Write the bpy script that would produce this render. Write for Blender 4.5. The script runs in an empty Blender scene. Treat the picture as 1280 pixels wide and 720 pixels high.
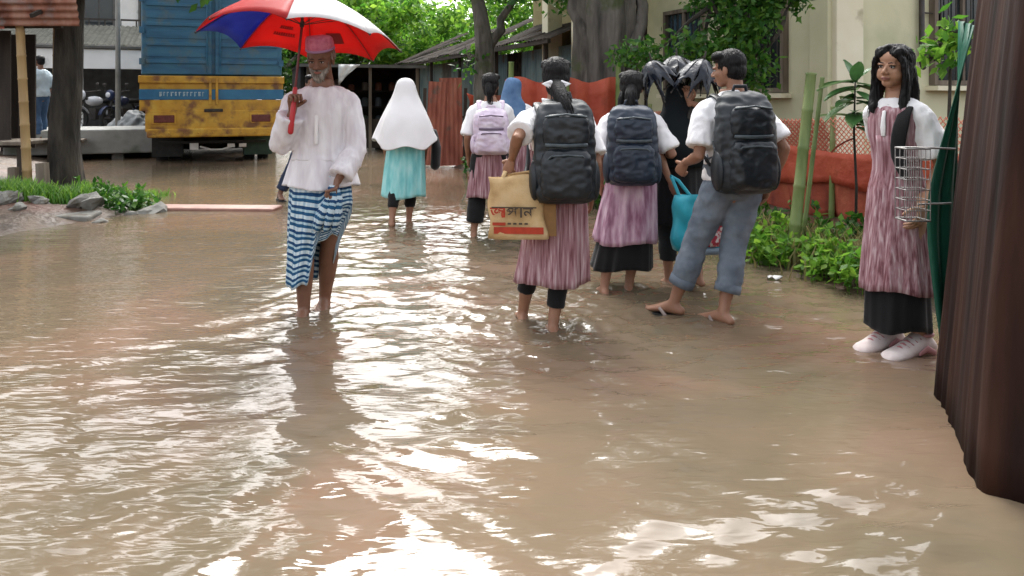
import bpy, bmesh, math, random
import numpy as np
from mathutils import Vector, Matrix, noise

random.seed(7)
rng = np.random.default_rng(7)
R = math.radians
scene = bpy.context.scene
COL = scene.collection

# ---------------------------------------------------------------- camera, sky, sun, exposure
F = 950.0      # focal length in photograph pixels
CH = 1.29      # camera height in metres above the flood water
HY = 121.0     # horizon row in the photograph
cam_d = bpy.data.cameras.new('camera')
cam = bpy.data.objects.new('camera', cam_d)
COL.objects.link(cam)
cam.location = (0, 0, CH)
cam.rotation_euler = (R(90), 0, 0)
cam_d.sensor_width = 36
cam_d.lens = 36 * F / 1280
cam_d.shift_y = -(360 - HY) / 1280
cam_d.clip_end = 600
cam_d.clip_start = 0.05
scene.camera = cam

SUN_EL, SUN_AZ = 52.0, -4.0      # azimuth measured from +Y towards +X
world = bpy.data.worlds.new('World')
scene.world = world
world.use_nodes = True
wn = world.node_tree
for n in list(wn.nodes):
    wn.nodes.remove(n)
sky = wn.nodes.new('ShaderNodeTexSky')
sky.sky_type = 'NISHITA'
sky.sun_disc = False
sky.sun_elevation = R(SUN_EL)
sky.sun_rotation = R(SUN_AZ)
sky.air_density = 1.0
sky.dust_density = 6.0
sky.ozone_density = 1.0
hsv = wn.nodes.new('ShaderNodeHueSaturation')     # an overcast sky has hardly any colour
hsv.inputs['Saturation'].default_value = 0.22
bg = wn.nodes.new('ShaderNodeBackground')
bg.inputs['Strength'].default_value = 0.15
wo = wn.nodes.new('ShaderNodeOutputWorld')
wn.links.new(sky.outputs[0], hsv.inputs['Color'])
wn.links.new(hsv.outputs[0], bg.inputs[0])
wn.links.new(bg.outputs[0], wo.inputs[0])

sun_d = bpy.data.lights.new('sun', 'SUN')
sun_d.energy = .6
sun_d.angle = R(28)
sun_d.color = (1.0, 0.96, 0.9)
sun = bpy.data.objects.new('sun', sun_d)
COL.objects.link(sun)
sd = Vector((math.sin(R(SUN_AZ)) * math.cos(R(SUN_EL)), math.cos(R(SUN_AZ)) * math.cos(R(SUN_EL)), math.sin(R(SUN_EL))))
sun.rotation_euler = sd.to_track_quat('Z', 'Y').to_euler()
sun.location = (0, 20, 30)

scene.view_settings.view_transform = 'Standard'
scene.view_settings.look = 'None'
scene.view_settings.gamma = 1
scene.view_settings.exposure = 1.9
scene.render.engine = 'CYCLES'
scene.cycles.use_denoising = True
scene.cycles.max_bounces = 6
scene.cycles.transparent_max_bounces = 6
scene.cycles.caustics_reflective = False
scene.cycles.caustics_refractive = False


# ---------------------------------------------------------------- helpers
def P(x, y, d):
    """World point seen at photograph pixel (x, y) at depth d."""
    return Vector(((x - 640) / F * d, d, CH - (y - HY) / F * d))


def V(*a):
    return Vector(a)


def lerp(a, b, t):
    return a + (b - a) * t


def interp(x, xs, ys):
    return float(np.interp(x, xs, ys))


class MB:
    def __init__(s):
        s.v = []; s.f = []; s.uv = []; s.mi = []

    def add(s, verts, faces, uvs=None, mi=0):
        o = len(s.v)
        s.v.extend([tuple(q) for q in verts])
        for i, fc in enumerate(faces):
            s.f.append(tuple(o + k for k in fc))
            s.uv.append(uvs[i] if uvs else None)
            s.mi.append(mi)

    def xf(s, M, start=0):
        s.v[start:] = [tuple(M @ Vector(q)) for q in s.v[start:]]
        return s

    def box(s, c, size, rot=None, mi=0):
        hx, hy, hz = size[0] / 2, size[1] / 2, size[2] / 2
        vs = [Vector((x, y, z)) for x in (-hx, hx) for y in (-hy, hy) for z in (-hz, hz)]
        if rot is not None:
            M = rot if isinstance(rot, Matrix) else Matrix.Rotation(rot, 3, 'Z')
            vs = [M @ q for q in vs]
        c = Vector(c)
        s.add([q + c for q in vs], [(0, 1, 3, 2), (4, 6, 7, 5), (0, 4, 5, 1), (2, 3, 7, 6), (0, 2, 6, 4), (1, 5, 7, 3)], mi=mi)
        return s

    def bar(s, a, b, w, t=None, up=(0, 0, 1)):
        a, b = Vector(a), Vector(b)
        t = t or w
        d = b - a
        L = d.length
        z = d.normalized()
        u = Vector(up)
        if abs(z.dot(u)) > .95:
            u = Vector((1, 0, 0))
        x = u.cross(z).normalized()
        y = z.cross(x)
        M = Matrix((x, y, z)).transposed()
        s.box((a + b) / 2, (w, t, L), M)
        return s

    def loft(s, rings, closed=True, cap0=False, cap1=False, u0=0.0, us=1.0, vs=None, mi=0):
        n = len(rings[0]); m = len(rings)
        verts = [q for r in rings for q in r]
        if vs is None:
            vs = [0.0]
            for j in range(1, m):
                vs.append(vs[-1] + (Vector(rings[j][0]) - Vector(rings[j - 1][0])).length)
        faces = []; uvs = []
        kk = n if closed else n - 1
        for j in range(m - 1):
            for i in range(kk):
                i2 = (i + 1) % n
                faces.append((j * n + i, j * n + i2, (j + 1) * n + i2, (j + 1) * n + i))
                ua, ub = u0 + us * i / kk, u0 + us * (i + 1) / kk
                uvs.append(((ua, vs[j]), (ub, vs[j]), (ub, vs[j + 1]), (ua, vs[j + 1])))
        if cap0:
            faces.append(tuple(reversed(range(n)))); uvs.append(tuple((0, 0) for _ in range(n)))
        if cap1:
            faces.append(tuple((m - 1) * n + i for i in range(n))); uvs.append(tuple((0, 0) for _ in range(n)))
        s.add(verts, faces, uvs, mi)
        return s

    def tube(s, pts, rad, n=8, ref=(1, 0, 0), round_caps=True, mi=0, cap=True):
        pts = [Vector(q) for q in pts]
        m = len(pts)
        rad = [rad] * m if not isinstance(rad, (list, tuple)) else list(rad)
        rad = [(r, r) if not isinstance(r, (list, tuple)) else r for r in rad]
        rings = []
        px_ = Vector(ref)
        for j in range(m):
            a = pts[max(j - 1, 0)]; b = pts[min(j + 1, m - 1)]
            t = (b - a)
            t = t.normalized() if t.length > 1e-9 else Vector((0, 0, 1))
            x = px_ - t * px_.dot(t)
            if x.length < 1e-4:
                x = t.orthogonal()
            x.normalize(); px_ = x
            y = t.cross(x)

            def ring(c, k, rx=rad[j][0], ry=rad[j][1], x=x, y=y):
                return [c + x * (rx * k * math.cos(2 * math.pi * i / n)) + y * (ry * k * math.sin(2 * math.pi * i / n)) for i in range(n)]
            r_ = min(rad[j])
            if j == 0 and round_caps:
                rings.append(ring(pts[0] - t * r_ * .9, .35)); rings.append(ring(pts[0] - t * r_ * .55, .8))
            rings.append(ring(pts[j], 1))
            if j == m - 1 and round_caps:
                rings.append(ring(pts[j] + t * r_ * .55, .8)); rings.append(ring(pts[j] + t * r_ * .9, .35))
        s.loft(rings, True, cap, cap, mi=mi)
        return s

    def ell(s, c, r, nu=12, nv=8, M=None, mi=0):
        c = Vector(c)
        r = (r, r, r) if not isinstance(r, (list, tuple)) else r
        rings = []
        for j in range(nv + 1):
            ph = -math.pi / 2 + math.pi * j / nv
            k = max(math.cos(ph), .02)
            ring = []
            for i in range(nu):
                th = 2 * math.pi * i / nu
                q = Vector((r[0] * k * math.cos(th), r[1] * k * math.sin(th), r[2] * math.sin(ph)))
                if M is not None:
                    q = M @ q
                ring.append(c + q)
            rings.append(ring)
        s.loft(rings, True, True, True, mi=mi)
        return s

    def mesh(s, name):
        me = bpy.data.meshes.new(name)
        me.from_pydata(s.v, [], s.f)
        if any(u is not None for u in s.uv):
            l = me.uv_layers.new(name='UVMap')
            flat = []
            for fc, u in zip(s.f, s.uv):
                if u is None:
                    u = [(0, 0)] * len(fc)
                for q in u:
                    flat.extend(q)
            l.data.foreach_set('uv', flat)
        return me

    def build(s, name, m, parent=None, smooth=False, solid=0, bevel=0, sub=0, loc=None, label=None, offset=-1, recalc=False):
        me = s.mesh(name)
        if recalc:
            b = bmesh.new(); b.from_mesh(me); bmesh.ops.recalc_face_normals(b, faces=b.faces); b.to_mesh(me); b.free()
        if any(s.mi):
            me.polygons.foreach_set('material_index', s.mi)
        return link(name, me, m, parent, smooth, solid, bevel, sub, loc, label, offset)


def link(name, me, m, parent=None, smooth=False, solid=0, bevel=0, sub=0, loc=None, label=None, offset=-1):
    if m is not None:
        if not isinstance(m, (list, tuple)):
            m = [m]
        for q in m:
            me.materials.append(q)
    if smooth:
        me.polygons.foreach_set('use_smooth', [True] * len(me.polygons))
    o = bpy.data.objects.new(name, me)
    COL.objects.link(o)
    if parent is not None:
        o.parent = parent
    if loc is not None:
        o.location = loc
    if solid:
        q = o.modifiers.new('solid', 'SOLIDIFY'); q.thickness = solid; q.offset = offset
    if bevel:
        q = o.modifiers.new('bevel', 'BEVEL'); q.width = bevel; q.segments = 2; q.limit_method = 'ANGLE'
    if sub:
        q = o.modifiers.new('sub', 'SUBSURF'); q.levels = sub; q.render_levels = sub
    if label:
        o['label'] = label
    return o


def inst(src, name, parent=None, loc=(0, 0, 0), rot=(0, 0, 0), scale=(1, 1, 1)):
    o = bpy.data.objects.new(name, src.data if hasattr(src, 'data') else src)
    COL.objects.link(o)
    o.parent = parent
    o.location = loc; o.rotation_euler = rot; o.scale = scale
    return o


def thing(name, label, cat, loc=(0, 0, 0), rz=0, group=None):
    o = bpy.data.objects.new(name, None)
    COL.objects.link(o)
    o.empty_display_size = .2
    o.location = loc
    o.rotation_euler = (0, 0, rz)
    o['label'] = label; o['category'] = cat
    if group:
        o['group'] = group
    return o


def tag(o, label, cat, group=None, kind=None):
    o['label'] = label; o['category'] = cat
    if group:
        o['group'] = group
    if kind:
        o['kind'] = kind
    return o


def remesh(mb, voxel, it=4, fac=.5, dec=0):
    me = mb.mesh('tmp')
    o = bpy.data.objects.new('tmp', me)
    COL.objects.link(o)
    q = o.modifiers.new('r', 'REMESH'); q.mode = 'VOXEL'; q.voxel_size = voxel
    if it:
        q = o.modifiers.new('s', 'SMOOTH'); q.iterations = it; q.factor = fac
    if dec:
        q = o.modifiers.new('d', 'DECIMATE'); q.ratio = dec
    dg = bpy.context.evaluated_depsgraph_get()
    dg.update()
    out = bpy.data.meshes.new_from_object(o.evaluated_get(dg))
    bpy.data.objects.remove(o)
    bpy.data.meshes.remove(me)
    return out


def wrinkle(me, amp, sc, stretch=(1, 1, 1), seed=0, ridged=False):
    n = len(me.vertices)
    co = np.empty(n * 3); me.vertices.foreach_get('co', co); co = co.reshape(-1, 3)
    no = np.empty(n * 3); me.vertices.foreach_get('normal', no); no = no.reshape(-1, 3)
    s = np.array(stretch) * sc
    d = np.empty(n)
    for i in range(n):
        q = Vector(co[i] * s) + Vector((seed * 7.3, seed * 3.1, 0))
        a = noise.noise(q) + .5 * noise.noise(q * 2.1)
        d[i] = (1 - 2.2 * abs(a)) if ridged else a
    co += no * (d * amp)[:, None]
    me.vertices.foreach_set('co', co.ravel())
    me.update()


def join_meshes(a, mb):
    """Append an MB's shapes to a mesh, so that they are one mesh."""
    b = bmesh.new(); b.from_mesh(a)
    t = mb.mesh('t')
    b.from_mesh(t)
    bpy.data.meshes.remove(t)
    b.to_mesh(a); b.free()
    return a


# ---------------------------------------------------------------- materials
MATS = {}


def mat(name, stops, scale=5.0, stretch=(1, 1, 1), detail=4, rough=.8, bump=0, bscale=40, coord='Object', spec=.4,
        metal=0, transl=0, island=0, lo=.3, hi=.7, bstretch=None, dist=0, sheen=0, layer=None, rvar=0, bdist=.01, coat=0):
    """Noise-driven colour over given stops, plus fine relief."""
    if name in MATS:
        return MATS[name]
    m = bpy.data.materials.new(name)
    m.use_nodes = True
    nt = m.node_tree; N = nt.nodes; L = nt.links
    b = N['Principled BSDF']
    out = N['Material Output']
    tc = N.new('ShaderNodeTexCoord')
    mp = N.new('ShaderNodeMapping'); mp.inputs['Scale'].default_value = stretch
    L.new(tc.outputs[coord], mp.inputs[0])
    nz = N.new('ShaderNodeTexNoise'); nz.inputs['Scale'].default_value = scale; nz.inputs['Detail'].default_value = detail
    nz.inputs['Distortion'].default_value = dist
    L.new(mp.outputs[0], nz.inputs['Vector'])
    cr = N.new('ShaderNodeValToRGB')
    if not isinstance(stops[0], (list, tuple)):
        stops = [stops]
    if len(stops) == 1:
        c = stops[0]
        stops = [tuple(k * .85 for k in c), tuple(min(k * 1.12, 1) for k in c)]
    e = cr.color_ramp.elements
    while len(e) < len(stops):
        e.new(.5)
    for i, c in enumerate(stops):
        e[i].position = lo + (hi - lo) * i / (len(stops) - 1)
        e[i].color = (*c, 1)
    L.new(nz.outputs['Fac'], cr.inputs[0])
    col = cr.outputs[0]
    if layer:      # second, larger patch colour: (colour, scale, threshold, softness)
        n2 = N.new('ShaderNodeTexNoise'); n2.inputs['Scale'].default_value = layer[1]; n2.inputs['Detail'].default_value = 6
        L.new(tc.outputs[coord], n2.inputs['Vector'])
        r2 = N.new('ShaderNodeMapRange'); r2.inputs[1].default_value = layer[2]; r2.inputs[2].default_value = layer[2] + layer[3]
        L.new(n2.outputs['Fac'], r2.inputs[0])
        mx = N.new('ShaderNodeMix'); mx.data_type = 'RGBA'
        L.new(r2.outputs[0], mx.inputs[0]); L.new(col, mx.inputs[6]); mx.inputs[7].default_value = (*layer[0], 1)
        col = mx.outputs[2]
    if island:
        g = N.new('ShaderNodeNewGeometry')
        h = N.new('ShaderNodeHueSaturation')
        r3 = N.new('ShaderNodeMapRange'); r3.inputs[3].default_value = 1 - island; r3.inputs[4].default_value = 1 + island
        L.new(g.outputs['Random Per Island'], r3.inputs[0])
        L.new(r3.outputs[0], h.inputs['Value'])
        r4 = N.new('ShaderNodeMapRange'); r4.inputs[3].default_value = .5 + island * .06; r4.inputs[4].default_value = .5 - island * .05
        L.new(g.outputs['Random Per Island'], r4.inputs[0])
        L.new(r4.outputs[0], h.inputs['Hue'])
        L.new(col, h.inputs['Color'])
        col = h.outputs[0]
    L.new(col, b.inputs['Base Color'])
    b.inputs['Roughness'].default_value = rough
    if rvar:
        r5 = N.new('ShaderNodeMapRange'); r5.inputs[3].default_value = max(rough - rvar, .02); r5.inputs[4].default_value = rough + rvar
        r5.inputs[1].default_value = .3; r5.inputs[2].default_value = .7
        L.new(nz.outputs['Fac'], r5.inputs[0]); L.new(r5.outputs[0], b.inputs['Roughness'])
    b.inputs['Specular IOR Level'].default_value = spec
    b.inputs['Metallic'].default_value = metal
    b.inputs['Sheen Weight'].default_value = sheen
    b.inputs['Coat Weight'].default_value = coat
    if bump:
        mp2 = N.new('ShaderNodeMapping'); mp2.inputs['Scale'].default_value = bstretch or (1, 1, 1)
        L.new(tc.outputs[coord], mp2.inputs[0])
        n3 = N.new('ShaderNodeTexNoise'); n3.inputs['Scale'].default_value = bscale; n3.inputs['Detail'].default_value = 5
        L.new(mp2.outputs[0], n3.inputs['Vector'])
        bp = N.new('ShaderNodeBump'); bp.inputs['Strength'].default_value = bump; bp.inputs['Distance'].default_value = bdist
        L.new(n3.outputs['Fac'], bp.inputs['Height']); L.new(bp.outputs[0], b.inputs['Normal'])
    if transl:
        tr = N.new('ShaderNodeBsdfTranslucent')
        mm = N.new('ShaderNodeMixShader'); mm.inputs[0].default_value = transl
        L.new(col, tr.inputs[0])
        L.new(b.outputs[0], mm.inputs[1]); L.new(tr.outputs[0], mm.inputs[2]); L.new(mm.outputs[0], out.inputs[0])
    MATS[name] = m
    return m


def cloth(name, c, c2=None, rough=.85, sc=6, **k):
    k.setdefault('bump', .25)
    k.setdefault('bscale', 260)
    return mat(name, [c, c2] if c2 else c, scale=sc, rough=rough, sheen=.15, spec=.25, **k)


def stripes(name, axis, cols, widths, period, coord='UV', rough=.85, noise_amt=.0, axis2=None, cols2=None):
    """Woven stripes along one texture axis (optionally crossed by a second set)."""
    m = bpy.data.materials.new(name); m.use_nodes = True
    nt = m.node_tree; N = nt.nodes; L = nt.links
    b = N['Principled BSDF']
    tc = N.new('ShaderNodeTexCoord')
    sp = N.new('ShaderNodeSeparateXYZ')
    nz = N.new('ShaderNodeTexNoise'); nz.inputs['Scale'].default_value = 9; L.new(tc.outputs['UV'], nz.inputs['Vector'])
    mx0 = N.new('ShaderNodeVectorMath'); mx0.operation = 'MULTIPLY_ADD'
    L.new(nz.outputs['Color'], mx0.inputs[0]); mx0.inputs[1].default_value = (noise_amt,) * 3
    L.new(tc.outputs[coord], mx0.inputs[2])
    L.new(mx0.outputs[0], sp.inputs[0])

    def one(ax, cols, period):
        dv = N.new('ShaderNodeMath'); dv.operation = 'DIVIDE'; dv.inputs[1].default_value = period
        L.new(sp.outputs[ax], dv.inputs[0])
        fr = N.new('ShaderNodeMath'); fr.operation = 'FRACT'; L.new(dv.outputs[0], fr.inputs[0])
        cr = N.new('ShaderNodeValToRGB'); cr.color_ramp.interpolation = 'CONSTANT'
        e = cr.color_ramp.elements
        while len(e) < len(cols):
            e.new(.5)
        p = 0
        for i, c in enumerate(cols):
            e[i].position = p; e[i].color = (*c, 1)
            p += widths[i]
        L.new(fr.outputs[0], cr.inputs[0])
        return cr.outputs[0]
    col = one(axis, cols, period)
    if axis2 is not None:
        c2 = one(axis2, cols2, period)
        mx = N.new('ShaderNodeMix'); mx.data_type = 'RGBA'; mx.blend_type = 'MULTIPLY'; mx.inputs[0].default_value = .75
        L.new(col, mx.inputs[6]); L.new(c2, mx.inputs[7]); col = mx.outputs[2]
    L.new(col, b.inputs['Base Color'])
    b.inputs['Roughness'].default_value = rough
    b.inputs['Specular IOR Level'].default_value = .25
    MATS[name] = m
    return m


SKIN = mat('skin_brown', [(.25, .122, .072), (.31, .16, .10)], scale=14, rough=.5, bump=.06, bscale=300, spec=.4)
SKIN_D = mat('skin_deep', [(.15, .068, .04), (.20, .098, .06)], scale=14, rough=.5, bump=.08, bscale=260, spec=.45)
SKIN_L = mat('skin_light_brown', [(.36, .19, .115), (.43, .24, .155)], scale=14, rough=.5, bump=.05, bscale=300, spec=.4)
HAIR = mat('black_hair', [(.003, .0027, .003), (.009, .008, .0085)], scale=60, stretch=(1, 1, .12), rough=.5, bump=.8, bscale=120, bstretch=(1, 1, .08), spec=.22)
BEARD = mat('greying_beard', [(.10, .085, .07), (.5, .47, .43)], scale=70, stretch=(1, 1, .2), rough=.7, bump=.8, bscale=140, bstretch=(1, 1, .15))
WHITE_CL = cloth('white_cotton', (.76, .75, .76), (.84, .84, .85))
KURTA = mat('white_kurta', [(.66, .62, .66), (.84, .83, .85)], scale=26, stretch=(1, 1, .08), rough=.85, bump=.2, bscale=220, spec=.2, transl=.12)
PINK_CL = mat('pink_print_cotton', [(.17, .07, .08), (.30, .155, .175), (.37, .225, .25), (.52, .39, .41)], scale=78, stretch=(1, 1, .05), detail=5, rough=.85,
              bump=.2, bscale=250, spec=.2, coord='Object', lo=.36, hi=.66)
BLACK_CL = cloth('black_cotton', (.004, .004, .005), (.009, .009, .010))
BLACK_NYL = mat('black_nylon', [(.005, .0085, .012), (.009, .0145, .020)], scale=4, rough=.45, bump=.14, bscale=18, spec=.5, bdist=.02, rvar=.12)
NAVY_NYL = mat('navy_nylon', [(.005, .013, .028), (.009, .023, .046)], scale=4, rough=.45, bump=.14, bscale=18, spec=.5, bdist=.02, rvar=.12)
ZIP = mat('grey_zip', [(.03, .042, .05), (.07, .09, .10)], scale=30, rough=.4)
DENIM = mat('grey_denim', [(.10, .125, .16), (.20, .235, .275)], scale=9, detail=6, rough=.9, bump=.35, bscale=240, spec=.2)
EYE_W = mat('eye_white', (.42, .39, .37), rough=.2)
IRIS = mat('dark_iris', (.012, .008, .006), rough=.15)
LIP = mat('lip', (.28, .11, .085), scale=30, rough=.45)

# ---------------------------------------------------------------- ground and flood water
LY = [-30, 3, 5.6, 7.25, 8.3, 10, 13, 20, 45, 400]
LX = [-6.5, -5.4, -4.9, -4.75, -4.25, -5.35, -8.0, -11.5, -21, -160]
RY = [-30, 2, 4.2, 4.8, 5.9, 7.5, 13.8, 24, 45, 400]
RX = [4.2, 3.6, 2.75, 2.4, 1.95, 1.5, -1.0, -5.0, -13.5, -150]


def bed(x, y):
    xl = np.interp(y, LY, LX); xr = np.interp(y, RY, RX)
    d = np.minimum(x - xl, xr - x)          # > 0 on the flooded lane
    z = np.interp(d, [-3, -1.2, -.35, 0.0, .5, 1.2], [.22, .17, .085, .0, -.03, -.046])
    return z


def bedz(x, y):
    return float(bed(np.array([x]), np.array([y]))[0])


def tensor(xs, ys, zf):
    X, Y = np.meshgrid(xs, ys)
    Z = zf(X, Y)
    n, m = len(xs), len(ys)
    v = np.stack([X.ravel(), Y.ravel(), Z.ravel()], 1)
    i = np.arange(n - 1)[None, :] + np.arange(m - 1)[:, None] * n
    f = np.stack([i.ravel(), i.ravel() + 1, i.ravel() + n + 1, i.ravel() + n], 1)
    me = bpy.data.meshes.new('grid')
    me.vertices.add(len(v)); me.vertices.foreach_set('co', v.ravel())
    me.loops.add(f.size); me.loops.foreach_set('vertex_index', f.ravel())
    me.polygons.add(len(f)); me.polygons.foreach_set('loop_start', np.arange(0, f.size, 4))
    me.update(calc_edges=True)
    return me


def graded(a, lo, hi, b, step, grow=1.25, big=8):
    mid = list(np.arange(lo, hi + 1e-6, step))
    out = []; s = step; x = mid[-1]
    while x < b:
        s = min(s * grow, big); x += s; out.append(x)
    pre = []; s = step; x = mid[0]
    while x > a:
        s = min(s * grow, big); x -= s; pre.append(x)
    return np.array(pre[::-1] + mid + out)


MUD = mat('wet_mud', [(.035, .024, .017), (.075, .052, .036), (.125, .09, .062)], scale=3.5, detail=8, rough=.55, bump=.8, bscale=14, bdist=.04, rvar=.2,
          layer=((.10, .045, .03), .8, .52, .12))


def ground_z(X, Y):
    z = bed(X, Y)
    lump = .03 * np.sin(X * 3.1 + 1.7 * np.sin(Y * 1.9)) * np.sin(Y * 2.7 + 1.1 * np.sin(X * 2.3)) + .015 * np.sin(X * 9.1 + Y * 5.2)
    return z + lump * np.clip((z - .0) / .12, 0, 1)


g = link('ground', tensor(graded(-240, -9, 6, 240, .12), graded(-40, 2.2, 18, 300, .12), ground_z), MUD, smooth=True)
g['kind'] = 'structure'

LEGS = []      # where legs stand in the water: centres of ring ripples
WATER = None


def build_water():
    rs = np.random.default_rng(3)
    waves = []
    for k in range(34):
        lam = .07 * (8.0 ** rs.random())
        ang = math.radians(90 + rs.normal(12, 21))
        waves.append((math.cos(ang) * 2 * math.pi / lam, math.sin(ang) * 2 * math.pi / lam, rs.random() * 6.28, .0074 * lam ** .95 * (.5 + rs.random())))

    def wz(X, Y):
        Z = np.zeros_like(X)
        wx = X + .10 * np.sin(Y * 2.1 + 1.3) + .06 * np.sin(X * 3.7 + Y * 1.1)
        wy = Y + .10 * np.sin(X * 1.7 + .4) + .05 * np.sin(Y * 4.1 - X * 2.0)
        for i, (kx, ky, ph, a) in enumerate(waves):
            env = .55 + .45 * np.sin(X * (.7 + .11 * i) + Y * (.5 + .07 * i) + i)
            Z += a * env * np.sin(kx * wx + ky * wy + ph)
        for (lx, ly, amp) in LEGS:
            r = np.sqrt((X - lx) ** 2 + (Y - ly) ** 2) + 1e-3
            Z += amp * np.exp(-r / .30) * np.sin(2 * math.pi * r / .105)
        calm = np.clip((X + 2.5) / 1.3, .2, 1.0) * np.where(X > .2, 1.15, 1.0)          # the left of the lane lies calmer
        dm = np.minimum(X - np.interp(Y, LY, LX), np.interp(Y, RY, RX) - X)
        patch = np.clip(.85 + .55 * np.sin(X * 1.3 + 1.9 * np.sin(Y * .8 + .6)) * np.sin(Y * 1.05 + 1.4 * np.sin(X * .9)), .35, 1.3)
        return Z * calm * patch * np.clip(dm / .8 + .35, .3, 1)
    me = tensor(graded(-70, -3.4, 3.0, 12, .022), graded(-12, 1.0, 8.2, 150, .022), wz)
    m = bpy.data.materials.new('muddy_water'); m.use_nodes = True
    nt = m.node_tree; N = nt.nodes; L = nt.links
    b = N['Principled BSDF']
    tc = N.new('ShaderNodeTexCoord')
    nz = N.new('ShaderNodeTexNoise'); nz.inputs['Scale'].default_value = .8; nz.inputs['Detail'].default_value = 6; nz.inputs['Distortion'].default_value = .6
    L.new(tc.outputs['Object'], nz.inputs['Vector'])
    cr = N.new('ShaderNodeValToRGB')
    e = cr.color_ramp.elements
    e.new(.5)
    for i, (p, c) in enumerate([(.34, (.108, .088, .058)), (.5, (.140, .105, .070)), (.68, (.182, .118, .082))]):
        e[i].position = p; e[i].color = (*c, 1)
    L.new(nz.outputs['Fac'], cr.inputs[0]); L.new(cr.outputs[0], b.inputs['Base Color'])
    b.inputs['Roughness'].default_value = .045
    b.inputs['IOR'].default_value = 1.36
    b.inputs['Specular IOR Level'].default_value = .5
    mp = N.new('ShaderNodeMapping'); mp.inputs['Scale'].default_value = (.8, 2.6, 1); mp.inputs['Rotation'].default_value = (0, 0, R(-12))
    L.new(tc.outputs['Object'], mp.inputs[0])
    n2 = N.new('ShaderNodeTexNoise'); n2.inputs['Scale'].default_value = 7; n2.inputs['Detail'].default_value = 2; n2.inputs['Distortion'].default_value = .4
    L.new(mp.outputs[0], n2.inputs['Vector'])
    bp = N.new('ShaderNodeBump'); bp.inputs['Strength'].default_value = .45; bp.inputs['Distance'].default_value = .012
    L.new(n2.outputs['Fac'], bp.inputs['Height']); L.new(bp.outputs[0], b.inputs['Normal'])
    o = link('flood_water', me, m, smooth=True)
    o['kind'] = 'structure'
    return o


# ---------------------------------------------------------------- shared materials of the setting
RUST = mat('rusty_tin', [(.10, .035, .02), (.22, .085, .05), (.30, .16, .11)], scale=6, stretch=(1, 1, .35), detail=7, rough=.7, bump=.3, bscale=30, layer=((.22, .2, .19), 2.2, .55, .1))
REDTIN = mat('red_brown_tin', [(.20, .05, .03), (.32, .10, .065), (.38, .16, .11)], scale=5, stretch=(1, 1, .3), detail=7, rough=.65, bump=.25, bscale=30, layer=((.14, .09, .07), 3, .58, .1))
BLUETIN = mat('weathered_tin', [(.085, .13, .14), (.15, .215, .22), (.20, .26, .25)], scale=4, stretch=(1, 1, .25), detail=7, rough=.5, bump=.25, bscale=30, metal=.25, layer=((.16, .10, .07), 2.0, .62, .1))
DARKROOF = mat('dark_roof_tin', [(.010, .009, .008), (.026, .021, .017), (.05, .036, .026)], scale=5, detail=7, spec=.1, rough=.9, bump=.4, bscale=25)
GREYTIN = mat('grey_tin', [(.075, .075, .07), (.13, .13, .12)], scale=5, detail=6, rough=.6, bump=.25, bscale=25)
WOOD = mat('grey_wood', [(.08, .062, .047), (.16, .13, .10), (.22, .19, .15)], scale=9, stretch=(1, 1, .12), detail=7, rough=.85, bump=.4, bscale=40, bstretch=(1, 1, .15))
DARKWOOD = mat('dark_wood', [(.02, .016, .013), (.055, .042, .032)], scale=9, stretch=(1, 1, .15), detail=7, rough=.85, bump=.4, bscale=40)
BAMBOO = mat('yellow_bamboo', [(.27, .17, .075), (.42, .29, .13)], scale=8, stretch=(1, 1, .2), rough=.55, bump=.2, bscale=30)
GBAMBOO = mat('green_bamboo', [(.075, .12, .03), (.16, .21, .065), (.24, .25, .11)], scale=7, stretch=(1, 1, .2), rough=.5, bump=.2, bscale=30)
BARK = mat('dark_bark', [(.012, .011, .009), (.035, .03, .024), (.065, .055, .042)], scale=9, stretch=(1, 1, .22), detail=8, rough=.9, bump=1, bscale=22, bstretch=(1, 1, .25), bdist=.04)
BARK2 = mat('grey_bark', [(.04, .037, .032), (.105, .095, .082), (.17, .155, .135)], scale=7, stretch=(1, 1, .2), detail=8, rough=.9, bump=1, bscale=18, bstretch=(1, 1, .25), bdist=.04, layer=((.06, .075, .03), 2, .56, .1))
LEAF = mat('leaf_green', [(.035, .11, .012), (.075, .20, .024)], scale=1.4, rough=.45, transl=.45, island=.5)
LEAF_B = mat('leaf_bright', [(.09, .25, .02), (.19, .36, .045)], scale=1.2, rough=.5, transl=.55, island=.45)
LEAF_D = mat('leaf_dark', [(.018, .065, .009), (.04, .115, .016)], scale=1.4, rough=.4, transl=.35, island=.5)
GRASS = mat('grass_blade', [(.08, .2, .02), (.18, .34, .05)], scale=3, rough=.5, transl=.4, island=.4)
CREAM = mat('cream_plaster', [(.56, .55, .36), (.64, .62, .43)], scale=2, detail=8, rough=.85, bump=.15, bscale=50, layer=((.44, .46, .29), 1.3, .52, .2))
CREAM_L = mat('pale_cream_plaster', [(.70, .65, .47), (.76, .72, .56)], scale=3, detail=8, rough=.85, bump=.15, bscale=50, layer=((.40, .37, .24), 2.5, .6, .12))
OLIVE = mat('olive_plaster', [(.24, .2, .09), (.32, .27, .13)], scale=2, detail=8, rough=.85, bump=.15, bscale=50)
WHITEP = mat('white_paint_wall', [(.72, .72, .7), (.8, .8, .78)], scale=3, detail=7, rough=.8, bump=.1, bscale=40, layer=((.45, .45, .43), 2, .6, .1))
CONC = mat('grey_concrete', [(.24, .24, .225), (.34, .34, .32)], scale=4, detail=8, rough=.85, bump=.3, bscale=45, layer=((.15, .16, .13), 2, .55, .12))
IRON = mat('dark_iron', [(.02, .018, .016), (.05, .04, .034)], scale=12, rough=.6)
GLASS_D = mat('dark_glass', [(.015, .02, .022), (.03, .036, .038)], scale=2, rough=.12, spec=.6)
INNER = mat('dark_interior', [(.025, .023, .021), (.05, .046, .042)], scale=3, rough=.9)
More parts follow.
